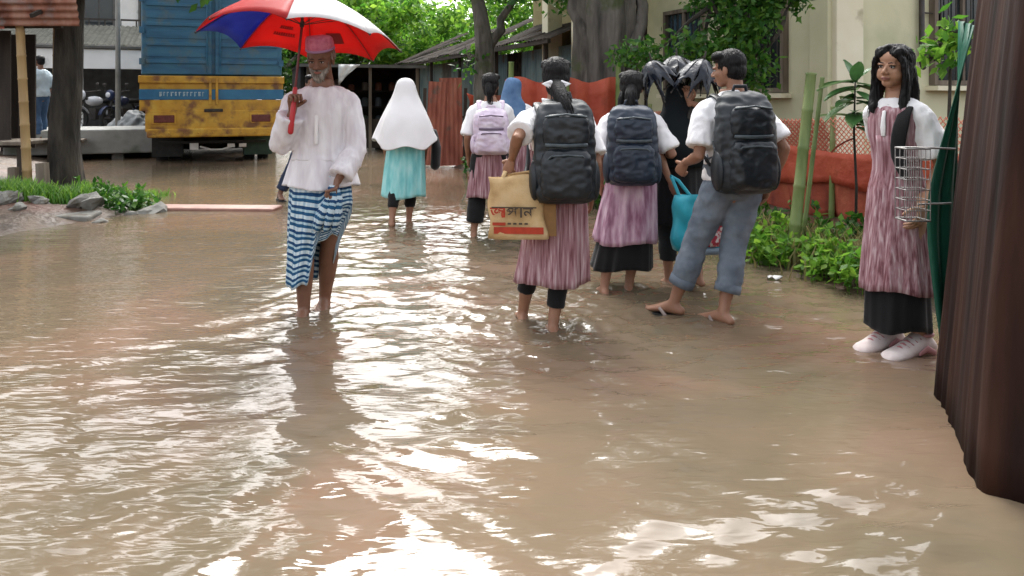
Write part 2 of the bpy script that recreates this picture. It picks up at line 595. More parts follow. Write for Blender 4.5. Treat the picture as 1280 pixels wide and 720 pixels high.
REDNET = mat('red_netting', [(.36, .085, .05), (.5, .16, .10)], scale=8, rough=.7)
PINKNET = mat('faded_pink_netting', [(.55, .19, .12), (.66, .30, .20)], scale=8, rough=.7)
REDTARP = mat('red_tarpaulin', [(.42, .06, .03), (.55, .12, .06)], scale=4, detail=6, rough=.6, bump=.5, bscale=8, bdist=.05, transl=.2, layer=((.16, .05, .025), 2.2, .62, .15))
BROWNRED = mat('mud_stained_red_sheet', [(.17, .035, .02), (.32, .065, .034), (.38, .10, .05)], scale=7, stretch=(1, 1, .3), detail=7, rough=.8, bump=.5, bscale=14, bdist=.03)


def corrugated(w, h, pitch=.09, amp=.011, rows=2):
    """A wavy tin sheet in its own XZ plane, centred on x, from z = 0 up."""
    n = max(int(w / pitch * 6), 6)
    mb = MB()
    rings = []
    for j in range(rows + 1):
        z = h * j / rows
        rings.append([Vector((-w / 2 + w * i / n, amp * math.sin(2 * math.pi * (w * i / n) / pitch), z)) for i in range(n + 1)])
    mb.loft(rings, closed=False, us=w)
    return mb


def leaves_np(centers, normals, size, asp=.5, fold=.25, rs=rng, droop=.3):
    """Folded leaf blades (2 quads folded on the midrib -> 4 tris) at the given points."""
    n = len(centers)
    d = rs.normal(size=(n, 3)); d[:, 2] -= droop
    d /= np.linalg.norm(d, axis=1)[:, None] + 1e-9
    nn = normals + rs.normal(size=(n, 3)) * .5
    s = np.cross(d, nn); s /= np.linalg.norm(s, axis=1)[:, None] + 1e-9
    up = np.cross(s, d)
    L = size * (.6 + .8 * rs.random(n))[:, None]
    W = L * asp * .5
    base = centers
    tip = centers + d * L
    mid = centers + d * L * .5 - up * L * fold * .25
    a = centers + d * L * .45 + s * W
    b = centers + d * L * .45 - s * W
    v = np.stack([base, a, tip, b, mid], 1).reshape(-1, 3)
    o = np.arange(n)[:, None] * 5
    f = np.concatenate([o + np.array([[0, 1, 4]]), o + np.array([[1, 2, 4]]), o + np.array([[2, 3, 4]]), o + np.array([[3, 0, 4]])], 0)
    return v, f


def leaf_mesh(name, v, f, m, parent=None):
    me = bpy.data.meshes.new(name)
    me.vertices.add(len(v)); me.vertices.foreach_set('co', np.asarray(v, float).ravel())
    f = np.asarray(f)
    me.loops.add(f.size); me.loops.foreach_set('vertex_index', f.ravel().astype(np.int32))
    me.polygons.add(len(f)); me.polygons.foreach_set('loop_start', np.arange(0, f.size, 3))
    me.update(calc_edges=True)
    return link(name, me, m, parent)


def crown_points(blobs, n, rs, shell=.55):
    """Points spread through uneven clumps: blobs = [(centre, radii)]."""
    vol = np.array([b[1][0] * b[1][1] * b[1][2] for b in blobs]) ** .75
    cnt = (n * vol / vol.sum()).astype(int) + 1
    pts = []; nor = []
    for (c, r), k in zip(blobs, cnt):
        sub = max(3, k // 55)
        u = rs.normal(size=(sub, 3)); u /= np.linalg.norm(u, axis=1)[:, None]
        rad = shell + (1 - shell) * rs.random(sub) ** .5
        cl = np.array(c) + u * rad[:, None] * np.array(r)
        idx = rs.integers(0, sub, k)
        q = cl[idx] + rs.normal(size=(k, 3)) * (np.array(r) * .16 + .05)
        pts.append(q); nor.append(u[idx])
    return np.concatenate(pts), np.concatenate(nor)


def trunk_mesh(pts, rads, n=16, flute=.12, seed=0, nf=5):
    mb = MB()
    pts = [Vector(q) for q in pts]
    # resample
    Ls = [0]
    for a, b in zip(pts, pts[1:]):
        Ls.append(Ls[-1] + (b - a).length)
    m = max(6, int(Ls[-1] / .18))
    rings = []
    for j in range(m + 1):
        s = Ls[-1] * j / m
        c = Vector([float(np.interp(s, Ls, [q[k] for q in pts])) for k in range(3)])
        r = float(np.interp(s, Ls, rads))
        ring = []
        for i in range(n):
            th = 2 * math.pi * i / n
            k = 1 + flute * math.sin(nf * th + seed + s * .5) + .10 * noise.noise(Vector((math.cos(th) * 2, math.sin(th) * 2, s * 1.6 + seed * 9)))
            ring.append(c + Vector((math.cos(th) * r * k, math.sin(th) * r * k, 0)))
        rings.append(ring)
    mb.loft(rings, True, True, True)
    return mb


def limb(mb, pts, r0, r1, n=8):
    m = len(pts)
    mb.tube(pts, [lerp(r0, r1, j / (m - 1)) for j in range(m)], n, round_caps=False)


def bent(a, b, k=4, amp=.08, seed=0):
    a, b = Vector(a), Vector(b)
    L = (b - a).length
    out = []
    for i in range(k + 1):
        t = i / k
        q = a.lerp(b, t)
        w = math.sin(math.pi * t) * L * amp
        q = q + Vector((noise.noise(Vector((i * .9, seed, 1))) * w * 2, noise.noise(Vector((i * .9, seed, 5))) * w * 2, noise.noise(Vector((i * .9, seed, 9))) * w))
        out.append(q)
    return out


def tree(name, label, loc, trunk_pts, rads, limbs, blobs, nleaf, leafsize, bark, leafm, seed=1, flute=.1, n=16, cat='tree', group=None, nf=5):
    rs = np.random.default_rng(seed)
    t = thing(name, label, cat, loc, group=group)
    tb = trunk_mesh(trunk_pts, rads, n, flute, seed, nf)
    tb.build('trunk', bark, t, smooth=True)
    for k, (a, b, r0, r1) in enumerate(limbs):
        mb = MB(); limb(mb, bent(a, b, 5, .1, seed + k), r0, r1); mb.build('limb', bark, t, smooth=True)
    # twigs to each clump, all in one mesh with the leaves' support
    tw = MB()
    for k, (c, r) in enumerate(blobs):
        src = min([l[1] for l in limbs] + [trunk_pts[-1]], key=lambda q: (Vector(q) - Vector(c)).length)
        limb(tw, bent(src, c, 3, .12, seed * 3 + k), .03, .008, 5)
        for _ in range(4):
            u = Vector(rs.normal(size=3)).normalized()
            limb(tw, [Vector(c), Vector(c) + Vector((u.x * r[0], u.y * r[1], u.z * r[2])) * .8], .012, .004, 4)
    tw.build('twigs', bark, t)
    p, nn = crown_points(blobs, nleaf, rs)
    v, f = leaves_np(p, nn, leafsize, .5, .25, rs)
    leaf_mesh('crown', v, f, leafm, t)
    return t

# ---------------------------------------------------------------- left roadside: stall, tree, bank
def bamboo(mb, a, b, r, node=.28):
    a, b = Vector(a), Vector(b)
    L = (b - a).length
    pts = []; rr = []
    k = max(2, int(L / node))
    for i in range(k):
        for t, q in ((0.0, 1.12), (.05, 1.0), (.95, .98)):
            pts.append(a.lerp(b, (i + t) / k)); rr.append(r * q * (1 - .12 * i / k))
    pts.append(b); rr.append(r)
    mb.tube(pts, rr, 10, round_caps=False)


st = thing('market_stall', 'weathered plank stall with rusty tin awning on the muddy bank', 'stall', (-6.62, 10.0, bedz(-6.6, 10)))
sz = st.location.z
# local coordinates: x right, y away
for i in range(7):      # wall planks behind the post, running to the left
    mb = MB(); w = .17
    mb.box((-1.25 + i * .185, .12 + .006 * (i % 3), 1.25), (w, .03, 1.5)); mb.build('wall_plank', WOOD if i % 2 else DARKWOOD, st, bevel=.004)
for i in range(9):
    mb = MB(); mb.box((-1.0 + i * .24 - 1.15, .75 + .01 * (i % 2), 1.2), (.225, .03, 1.6)); mb.build('back_plank', DARKWOOD, st)
for i in range(4):
    mb = MB(); mb.box((-.62, -.22 + i * .21, .52 + .004 * (i % 2)), (2.0, .19, .045)); mb.build('platform_plank', WOOD, st, bevel=.006)
for (x, y) in ((-1.5, -.2), (-.55, -.2), (.3, -.2), (-.55, .5), (.3, .5)):
    mb = MB(); mb.bar((x, y, -.1), (x, y, .495), .08); mb.build('leg', DARKWOOD, st)
mb = MB(); bamboo(mb, (.52, -.42, -.1), (.42, -.46, 2.5), .055); mb.build('bamboo_post', BAMBOO, st, smooth=True)
mb = MB(); mb.bar((.68, -.36, -.06), (.66, -.36, .28), .11); mb.bar((.40, -.52, -.06), (.40, -.52, .24), .09); mb.build('footing', WOOD, st)
mb = MB(); bamboo(mb, (.2, .7, -.1), (.2, .7, 2.3), .045); mb.build('bamboo_post', BAMBOO, st, smooth=True)
mb = MB(); mb.bar((-1.8, -.5, 2.0), (.95, -.42, 2.02), .05, .07); mb.build('eave_beam', DARKWOOD, st)
for i in range(3):      # awning front: rusty sheets with their ridges lying level
    mb = corrugated(.40 if i % 2 else .36, .98, .09, .012)
    mb.xf(Matrix.Translation((-1.62 + i * .95, -.60 - .01 * i, 2.14 + .015 * i)) @ Matrix.Rotation(R(14), 4, 'X') @ Matrix.Rotation(R(90), 4, 'Y'))
    mb.build('awning_sheet', RUST if i % 2 == 0 else REDTIN, st, solid=.003)
for i in range(3):
    mb = corrugated(.95, 2.0, .1, .013)
    mb.xf(Matrix.Translation((-1.2 + i * .9, -.58, 2.36 + .004 * i)) @ Matrix.Rotation(R(-80), 4, 'X')); mb.build('roof_sheet', RUST, st, solid=.003)
mb = MB(); mb.bar((-1.9, -.66, 2.33), (1.25, -.64, 2.36), .03, .05); mb.build('awning_batten', GREYTIN, st)
mb = MB(); mb.bar((-1.9, -.64, 2.46), (1.3, -.6, 2.50), .03, .03); mb.build('awning_batten', DARKWOOD, st)
for q in range(5):
    mb = MB(); mb.bar((-1.6 + q * .6, -.8, 2.1), (-1.55 + q * .6, 1.0, 2.85), .04, .05); mb.build('rafter', DARKWOOD, st)

TX, TY = -6.02, 10.25
tz = bedz(TX, TY)
tree('roadside_tree', 'dark straight tree trunk rising from the left bank beside the plank stall', (TX, TY, tz),
     [(-.02, 0, -.15), (-.01, 0, .15), (-.03, 0, .7), (.03, 0, 1.5), (.05, 0, 2.2), (.14, 0, 4.4)], [.28, .22, .185, .18, .165, .14],
     [((.05, 0, 3.9), (1.0, .6, 5.2), .09, .04), ((.06, 0, 4.0), (-1.2, .3, 5.3), .09, .04), ((.06, 0, 4.3), (.3, 1.2, 6.0), .1, .04), ((.0, 0, 2.55), (.9, .7, 2.95), .035, .015)],
     [((.9, .7, 2.95), (.55, .5, .28)), ((1.5, 1.4, 3.1), (.6, .6, .3)), ((-.9, .4, 2.9), (.6, .5, .25)), ((1.0, .6, 5.4), (1.1, 1.2, .8)), ((-1.3, .3, 5.4), (1.3, 1.2, .9)), ((.3, 1.3, 6.4), (1.4, 1.4, 1.0)), ((-.6, 0, 7.4), (2.3, 2.0, 1.2)), ((.2, .2, 9.3), (2.0, 1.8, 1.3)), ((-2.6, -.5, 6.2), (1.6, 1.5, 1.1)), ((1.1, -.2, 7.6), (1.5, 1.5, 1.2))],  # high clumps added out of view to darken the water's left reflection
     16000, .17, BARK, LEAF_D, seed=11, flute=.06)

# grass tuft, stones, low plants on the left bank
def grass(name, label, area, n, h, m, seed=1, spread=.35, cat='grass'):
    rs = np.random.default_rng(seed)
    mb_v = []; mb_f = []
    for k in range(n):
        x, y = area(rs)
        z = float(ground_z(np.array([x]), np.array([y]))[0]) - .01
        a = rs.random() * 6.28; L = h * (.45 + .8 * rs.random()); w = .006 + .006 * rs.random()
        d = np.array([math.cos(a), math.sin(a)]) * spread * L
        s = np.array([-math.sin(a), math.cos(a)]) * w
        o = len(mb_v)
        for t, ww in ((0, 1), (.55, .8)):
            c = np.array([x, y]) + d * t ** 1.8
            mb_v += [(c[0] - s[0] * ww, c[1] - s[1] * ww, z + L * t), (c[0] + s[0] * ww, c[1] + s[1] * ww, z + L * t)]
        c = np.array([x, y]) + d * 1.25
        mb_v.append((c[0], c[1], z + L * .92))
        mb_f += [(o, o + 1, o + 3), (o, o + 3, o + 2), (o + 2, o + 3, o + 4)]
    ob = leaf_mesh(name, mb_v, mb_f, m)
    tag(ob, label, cat, kind='stuff')
    return ob


def band(poly, w):
    """Random points around a polyline."""
    poly = [np.array(q, float) for q in poly]

    def f(rs):
        k = rs.integers(0, len(poly) - 1)
        q = poly[k] + (poly[k + 1] - poly[k]) * rs.random()
        return q[0] + rs.normal() * w, q[1] + rs.normal() * w
    return f


grass('grass', 'bright green grass tuft growing on the bank below the plank stall', band([(-5.9, 8.7), (-5.4, 8.55), (-5.05, 8.7)], .14), 2600, .2, GRASS, 5)
grass('grass', 'thin grass fringe round the foot of the dark trunk', band([(-5.5, 9.8), (-5.0, 9.6), (-4.6, 9.9)], .14), 700, .14, GRASS, 6)


def weeds(name, label, spots, n, size, m, seed=2, cat='weeds', tall=.35):
    """Low leafy plants: stems with leaves, as uncountable ground cover."""
    rs = np.random.default_rng(seed)
    P_, N_ = [], []
    st_ = MB()
    for k in range(n):
        x, y = spots(rs)
        z = max(float(ground_z(np.array([x]), np.array([y]))[0]), -.01)
        h = tall * (.35 + .8 * rs.random())
        dx, dy = rs.normal(size=2) * .12 * h * 2
        top = Vector((x + dx, y + dy, z + h))
        st_.tube([(x, y, z - .02), (x + dx * .4, y + dy * .4, z + h * .6), top], [.004, .003, .002], 4, round_caps=False, cap=False)
        for q in range(rs.integers(9, 18)):
            t = .25 + .75 * rs.random()
            P_.append((x + dx * t, y + dy * t, z + h * t)); N_.append((0, 0, 1.2))
    v, f = leaves_np(np.array(P_), np.array(N_), size, .62, .2, rs, droop=-.15)
    t = tag(leaf_mesh(name, v, f, m), label, cat, kind='stuff')
    so = st_.build('stems', m, t)
    so['kind'] = 'stuff'
    return t


weeds('weeds', 'small leafy weeds at the water edge near the dark trunk', band([(-5.15, 9.6), (-4.6, 9.0), (-4.25, 8.5)], .13), 75, .07, LEAF, 8, tall=.22)

STONE = mat('broken_concrete', [(.13, .125, .11), (.24, .235, .215)], scale=9, detail=8, rough=.9, bump=.6, bscale=30, layer=((.09, .08, .06), 5, .55, .1))
rs = np.random.default_rng(21)
for k in range(9):
    u = rs.random()
    x = lerp(-5.6, -4.05, u) + rs.normal() * .1
    y = lerp(8.25, 8.0, u) + rs.normal() * .3 + (.3 if u > .5 else 0)
    s = .06 + .11 * rs.random() ** 2
    mb = MB(); mb.ell((0, 0, 0), (s * (1 + .5 * rs.random()), s, s * .6), 9, 6)
    mb.v = [tuple(Vector(q) * (1 + .75 * noise.noise(Vector(q) * 14 + Vector((k, 0, 0))))) for q in mb.v]
    o = mb.build('rubble_stone', STONE, loc=(x, y, bedz(x, y) + s * .25))
    o.rotation_euler = (rs.normal() * .2, rs.normal() * .2, rs.random() * 6)
    tag(o, 'grey broken concrete lump on the left bank by the grass tuft', 'stone', 'rubble along the left water edge')
# broken slab edge along the water
mb = MB(); mb.box((0, 0, 0), (1.5, .34, .09)); o = mb.build('kerb_slab', STONE, loc=(-5.15, 7.98, .04), bevel=.02)
o.rotation_euler = (R(3), R(2), R(4)); tag(o, 'tilted grey kerb slab lying at the left water edge below the grass', 'slab')
mb = MB(); mb.box((0, 0, 0), (1.42, .30, .07)); o = mb.build('brick_red_slab', mat('brick_red_concrete', [(.22, .10, .075), (.32, .17, .13)], scale=7, detail=7, rough=.5, bump=.3, bscale=40), loc=(-3.38, 8.72, .0), bevel=.02)
o.rotation_euler = (0, 0, R(-3)); tag(o, 'brick red slab barely showing above the flood water behind the truck', 'slab')

# raised concrete platform and open shed behind the left trunk
pf = thing('raised_platform', 'pale grey concrete slab platform raised on short piers beside the truck', 'platform', (-8.6, 15.6, 0), R(22))
mb = MB(); mb.box((0, .9, .37), (3.1, 2.0, .5)); mb.build('slab', CONC, pf, bevel=.03)
for k in range(4):
    mb = MB(); mb.box((-1.3 + k * .87, .2, .02), (.22, .22, .2)); mb.build('pier', STONE, pf)
mb = MB(); mb.box((0, 1.3, .03), (2.9, 1.2, .18)); mb.build('base', INNER, pf)  # dark block that paints the shade beneath the slab

sh = thing('open_shed', 'low open fronted shed with white fascia board behind the raised platform', 'shed', (-11.6, 20.2, .1), R(22))
mb = MB(); mb.box((0, 0, 2.2), (4.2, .12, .52)); mb.build('fascia_board', WHITEP, sh, bevel=.01)
mb = MB(); mb.box((0, -.03, 2.52), (4.3, .2, .06)); mb.build('fascia_trim', GREYTIN, sh)
for x in (-1.95, .1, 1.95):
    mb = MB(); mb.box((x, .03, .95), (.14, .14, 1.95)); mb.build('post', WHITEP, sh)
mb = MB(); mb.box((0, 2.9, 1.2), (4.2, .1, 2.4)); mb.build('back_wall', GREYTIN, sh)
for s_ in (-1, 1):
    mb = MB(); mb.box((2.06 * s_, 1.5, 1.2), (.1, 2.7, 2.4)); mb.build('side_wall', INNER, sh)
for k in range(5):      # pitched grey roof sheets
    mb = corrugated(.9, 3.2, .15, .015)
    mb.xf(Matrix.Translation((-1.75 + k * .88, -.15, 2.58 + .004 * (k % 2))) @ Matrix.Rotation(R(-76), 4, 'X')); mb.build('roof_sheet', mat('aged_roof', [(.045, .046, .04), (.085, .086, .075)], scale=4, detail=7, rough=.95, spec=.05), sh, solid=.004)

HW = thing('white_house', 'white two storey house with a dark balcony behind the open shed', 'house', (-14.6, 27, 0), R(20))
mb = MB(); mb.box((0, 3, 3), (5.5, 6, 6)); mb.build('wall', WHITEP, HW)
mb = MB(); mb.box((0, -.4, 3.05), (5.6, .9, .16)); mb.build('balcony_slab', CONC, HW)
for k in range(3):
    x = -1.8 + k * 1.75
    f_ = MB(); f_.box((x, -.02, 4.25), (1.0, .1, 1.4)); w_ = f_.build('window', GREYTIN, HW)
    g_ = MB()
    g_.box((x - .23, -.05, 4.25), (.4, .08, 1.2)); g_.box((x + .23, -.05, 4.25), (.4, .08, 1.2)); g_.build('pane', GLASS_D, w_)
    d_ = MB(); d_.box((x, -.02, 1.5), (.9, .1, 1.5)); d_.build('window', GLASS_D, HW)
for k in range(12):
    mb = MB(); mb.bar((-2.7 + k * .49, -.8, 3.1), (-2.7 + k * .49, -.8, 3.95), .04); mb.build('baluster', IRON, HW)
mb = MB(); mb.bar((-2.75, -.8, 3.97), (2.75, -.8, 3.97), .06); mb.build('handrail', IRON, HW)
pole = thing('utility_pole', 'thin pale concrete utility pole beside the truck and the white house', 'pole', (-9.85, 19.0, .05))
mb = MB(); mb.tube([(0, 0, -.3), (0, 0, 7.5)], [.065, .05], 10, round_caps=False); mb.build('shaft', CONC, pole, smooth=True)
mb = MB(); mb.bar((-.6, 0, 6.6), (.6, 0, 6.6), .08); mb.build('crossarm', WOOD, pole)

# ---------------------------------------------------------------- truck
T_BLUE = mat('truck_blue_paint', [(.018, .085, .17), (.03, .13, .235), (.05, .17, .26)], scale=3, stretch=(.5, 1, 2.2), detail=6, rough=.42, bump=.12, bscale=6, rvar=.12, layer=((.09, .14, .16), 3.0, .52, .16))
T_YEL = mat('truck_yellow_paint', [(.40, .20, .018), (.55, .30, .03), (.60, .38, .06)], scale=4, detail=7, rough=.45, bump=.12, bscale=12, rvar=.12, layer=((.20, .085, .03), 3.6, .51, .14))
T_LBL = mat('truck_stripe_blue', [(.02, .12, .25), (.035, .18, .33)], scale=4, rough=.45, layer=((.03, .22, .2), 1.2, .58, .1))
T_RED = mat('tail_lamp_red', [(.09, .015, .01), (.16, .03, .02)], scale=20, rough=.25)
T_BLK = mat('tyre_rubber', [(.012, .012, .012), (.025, .024, .023)], scale=14, rough=.8, bump=.3, bscale=60)
T_WHT = mat('truck_white', [(.6, .6, .58), (.75, .75, .74)], scale=9, rough=.5)
tk = thing('cargo_truck', 'blue and yellow cargo truck seen from behind standing in the flood', 'truck', (-5.85, 14.9, -.035), R(21.5))
W2 = 1.32
mb = MB(); mb.box((0, 3.1, 2.72), (2.58, 6.0, 1.95)); mb.build('cargo_box', T_BLUE, tk, bevel=.03)
for s_ in (-1, 1):
    mb = MB(); mb.box((s_ * .65, .055, 2.71), (1.24, .07, 1.9)); d_ = mb.build('door', T_BLUE, tk, bevel=.012)
    for z in (2.0, 2.34, 2.72, 3.1):       # pressed ribs
        mb = MB(); mb.box((s_ * .65, .008, z), (1.1, .035, .07)); mb.build('rib', T_BLUE, d_, bevel=.012)
    for z in (2.17, 2.53, 2.91):
        mb = MB(); mb.box((s_ * .65, .017, z), (1.1, .02, .16)); mb.build('panel', T_BLUE, d_, bevel=.008)
    mb = MB(); mb.tube([(s_ * .12, -.02, 1.82), (s_ * .12, -.02, 3.62)], .018, 8); mb.build('lock_bar', T_BLUE, d_, smooth=True)
    for z in (2.0, 2.6, 3.2):
        mb = MB(); mb.box((s_ * 1.27, .0, z), (.09, .06, .12)); mb.build('hinge', T_BLUE, d_)
mb = MB(); mb.box((0, .02, 1.66), (2.66, .12, .14)); mb.build('sill_rail', T_YEL, tk, bevel=.01)
mb = MB(); mb.box((0, .06, 1.53), (2.62, .08, .13)); mb.build('recess_rail', T_YEL, tk)
mb = MB(); mb.box((0, .025, 1.37), (2.63, .1, .20)); sb = mb.build('stripe_board', T_LBL, tk, bevel=.006)
rs = np.random.default_rng(5)
mb = MB(); x = -.98           # worn white brush lettering, no longer readable
while x < -.18:
    w = .03 + .03 * rs.random()
    mb.box((x + w / 2, -.029, 1.375 + rs.normal() * .004), (w * .35, .003, .075)); mb.box((x + w * .7, -.0295, 1.41), (w * .9, .003, .018))
    if rs.random() > .5:
        mb.box((x + w * .9, -.029, 1.365), (w * .3, .003, .05))
    x += w + .02
mb.build('worn_lettering', mat('worn_white_lettering', [(.2, .34, .42), (.5, .58, .6)], scale=12, rough=.6), sb)
mb = MB(); mb.box((0, .03, 1.16), (2.62, .1, .21)); mb.build('tailboard', T_YEL, tk, bevel=.01)
mb = MB(); mb.box((0, .02, .86), (2.42, .14, .40)); tb = mb.build('lamp_panel', T_YEL, tk, bevel=.015)
for s_ in (-1, 1):
    mb = MB(); mb.box((s_ * .88, -.055, .90), (.44, .03, .20)); lf = mb.build('tail_lamp_frame', T_YEL, tb, bevel=.01)
    mb = MB(); mb.box((s_ * .88, -.068, .90), (.36, .03, .145)); mb.build('tail_lamp', T_RED, tk, bevel=.012)
mb = MB(); mb.box((0, -.03, .63), (2.36, .2, .17)); mb.build('bumper', T_YEL, tk, bevel=.03)
for s_ in (-1, 1):
    mb = MB(); mb.box((s_ * .06, -.04, 1.44), (.05, .05, .52)); mb.build('latch_post', T_YEL, tk, bevel=.006)
mb = MB(); mb.box((0, -.05, 1.06), (.34, .06, .06)); mb.build('latch_handle', IRON, tk, bevel=.01)
for k in range(9):
    mb = MB(); mb.ell((-1.05 + k * .26, -.136, .63), (.018, .012, .018), 8, 5); mb.build('bolt', T_YEL, tk, smooth=True)
mb = MB(); mb.box((0, 3.4, .72), (.9, 6.2, .28)); mb.box((0, .6, .60), (1.9, .3, .12)); mb.build('chassis', T_BLK, tk)
for s_ in (-1, 1):
    for q in (0, 1):
        wl = MB()
        prof = [(.0, .30), (.015, .40), (.05, .455), (.12, .475), (.19, .455), (.225, .40), (.24, .30)]
        cx = s_ * (.98 - q * .28)
        rings = [[Vector((cx + (a - .12), 1.15 + math.cos(2 * math.pi * i / 28) * r, .475 + math.sin(2 * math.pi * i / 28) * r)) for i in range(28)] for a, r in prof]
        wl.loft(rings, True, True, True)
        for i in range(36):
            a = 2 * math.pi * i / 36
            wl.box((cx, 1.15 + math.cos(a) * .475, .475 + math.sin(a) * .475), (.2, .03, .022), Matrix.Rotation(a, 3, 'X'))
        wo_ = wl.build('wheel', T_BLK, tk, recalc=True)
        mb = MB(); mb.tube([(cx - .1, 1.15, .475), (cx + .1, 1.15, .475)], [.27, .27], 20, round_caps=False); mb.build('rim', T_YEL, wo_)
    mb = MB(); mb.box((s_ * .86, .62, .38), (.56, .012, .5)); mb.build('mud_flap', mat('mud_flap_green', [(.01, .03, .02), (.025, .06, .035)], scale=5, rough=.6) if s_ > 0 else T_BLK, tk)
mb = MB(); mb.tube([(-.8, 1.15, .475), (.8, 1.15, .475)], .07, 12); mb.ell((0, 1.15, .46), (.2, .2, .2), 14, 10); mb.build('axle', T_BLK, tk, smooth=True)
mb = MB(); mb.box((-.36, .35, .34), (.16, .02, .13)); mb.build('white_panel', T_WHT, tk)  # this and the next two: small white shapes under the tail
mb = MB(); mb.tube([(-.24, .36, .33), (-.05, .36, .27), (.16, .36, .27), (.34, .36, .32)], .018, 8); mb.build('white_bar', T_WHT, tk, smooth=True)
mb = MB(); mb.box((.33, .35, .345), (.14, .02, .07)); mb.box((.55, .35, .345), (.14, .02, .07)); mb.build('white_strip', T_WHT, tk)
mb = MB(); mb.bar((-1.0, .4, .42), (1.0, .4, .42), .05); mb.build('guard_beam', T_BLK, tk)
mb = MB(); mb.tube([(0, 2.6, .30), (0, 2.6, .52)], [.45, .45], 28, round_caps=False); mb.build('added_spare_wheel', T_BLK, tk)  # added to help close the bright gap under the truck
for s_ in (-1, 1):
    mb = MB(); mb.box((s_ * .78, 3.6, .42), (.6, 1.3, .55)); mb.build('fuel_tank', T_BLK, tk, bevel=.05)  # dark boxes added so no daylight shows through beneath the truck
mb = MB(); mb.box((0, 4.4, .36), (1.9, .9, .62)); mb.build('underside_blocker', T_BLK, tk, bevel=.1)  # wide dark block added to shut out light from beyond the truck
mb = MB(); mb.box((0, 7.4, 1.5), (2.3, 2.0, 2.1)); mb.build('cab', T_YEL, tk, bevel=.08)
for s_ in (-1, 1):
    mb = MB(); mb.tube([(s_ * .95 - .14, 6.9, .475), (s_ * .95 + .14, 6.9, .475)], [.475, .475], 28, round_caps=False); mb.build('wheel', T_BLK, tk)

# ---------------------------------------------------------------- dark stall and tin sheds on the right of the lane
ds = thing('dark_stall', 'dark open stall with a tin edged roof beyond the truck', 'stall', (-3.55, 18.2, .05), R(20))
mb = MB(); mb.box((0, 1.6, 1.98), (2.9, 3.4, .08)); mb.build('roof', DARKROOF, ds)
mb = MB(); mb.box((0, -.13, 1.97), (3.0, .04, .07)); mb.build('roof_edge', GREYTIN, ds)
for x in (-1.3, .15, 1.3):
    mb = MB(); mb.bar((x, 0, -.1), (x, 0, 1.95), .07); mb.build('post', WOOD, ds)
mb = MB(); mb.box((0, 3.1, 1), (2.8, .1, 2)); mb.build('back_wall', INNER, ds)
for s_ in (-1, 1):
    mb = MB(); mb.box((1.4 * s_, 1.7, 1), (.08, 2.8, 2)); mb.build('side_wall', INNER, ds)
for k in range(3):
    mb = MB(); mb.box((0, 2.0, .55 + .42 * k), (2.6, .4, .04)); mb.build('shelf', DARKWOOD, ds)
mb = MB(); mb.box((-.1, .35, .35), (2.3, .5, .7)); mb.build('counter', DARKWOOD, ds, bevel=.01)
GOODS = [mat('goods_%d' % i, c, scale=9, rough=.6) for i, c in enumerate([(.18, .17, .15), (.10, .12, .13), (.20, .08, .05), (.07, .09, .06)])]
rs = np.random.default_rng(8)
for k in range(3):
    for q in range(7):
        h = .14 + .16 * rs.random()
        mb = MB(); mb.tube([(0, 0, 0), (0, 0, h * .8), (0, 0, h)], [.085, .085, .05], 10, round_caps=False)
        o = mb.build('jar', GOODS[rs.integers(0, 4)])
        p_ = ds.matrix_basis @ Vector((-1.1 + q * .36, 2.0 + rs.normal() * .04, .57 + .42 * k))
        c_, s2 = math.cos(R(20)), math.sin(R(20))
        lx, ly = -1.1 + q * .36, 1.98
        o.location = (-3.55 + lx * c_ - ly * s2, 18.2 + lx * s2 + ly * c_, .05 + .572 + .42 * k)
        tag(o, 'small jar on the shelves inside the dark open stall', 'jar', 'jars on the stall shelves')
hc = MB(); rings = []
for j in range(6):
    t = j / 5
    rings.append([Vector((-.62 + .5 * (i / 8) * (1 - t * .6), -.2 + .03 * math.sin(i * 1.7 + j), 2.0 - .5 * t * (1 - .5 * i / 8))) for i in range(9)])
hc.loft(rings, closed=False); hc.build('hanging_cloth', WHITEP, ds, smooth=True, solid=.006)
# shed parallel to the lane
SD = R(21.3)
shed = thing('tin_shed', 'long weathered blue grey tin shed with a dark drooping roof', 'shed', (1.3, 15.2, .1), SD)
# local: -x runs? the shed front runs from the near end along +y (rotated with the lane)
for k in range(16):
    mb = corrugated(.98, 2.35, .16, .016)
    mb.xf(Matrix.Translation((0, .5 + k * .96, -.1)) @ Matrix.Rotation(R(90), 4, 'Z'))
    mb.build('wall_sheet', [BLUETIN, BLUETIN, GREYTIN, BLUETIN, DARKROOF][(k * 3) % 5 if k % 4 else 0], shed, solid=.003)
for k in range(14):
    mb = corrugated(1.16, 2.6, .16, .018)
    tilt = 68 + 3 * math.sin(k * 2.1)
    mb.xf(Matrix.Translation((-.75, .4 + k * 1.1, 2.32 + .05 * math.sin(k * 1.3))) @ Matrix.Rotation(R(-90), 4, 'Z') @ Matrix.Rotation(R(-tilt), 4, 'X'))
    mb.build('roof_sheet', DARKROOF, shed, solid=.004)
mb = MB(); mb.bar((-.7, -.2, 2.28), (-.7, 15.4, 2.26), .07, .09); mb.build('eave_beam', DARKWOOD, shed)
for k in range(6):
    mb = MB(); mb.bar((-.55, .3 + k * 2.9, -.2), (-.55, .3 + k * 2.9, 2.3), .08); mb.build('post', DARKWOOD, shed)
mb = corrugated(3.2, 2.6, .16, .016); mb.xf(Matrix.Translation((1.6, -.02, -.1))); mb.build('end_sheet', BLUETIN, shed, solid=.003)
mb = MB(); mb.box((2.2, 7.8, 1.2), (.1, 15.6, 2.4)); mb.build('rear_wall', INNER, shed)

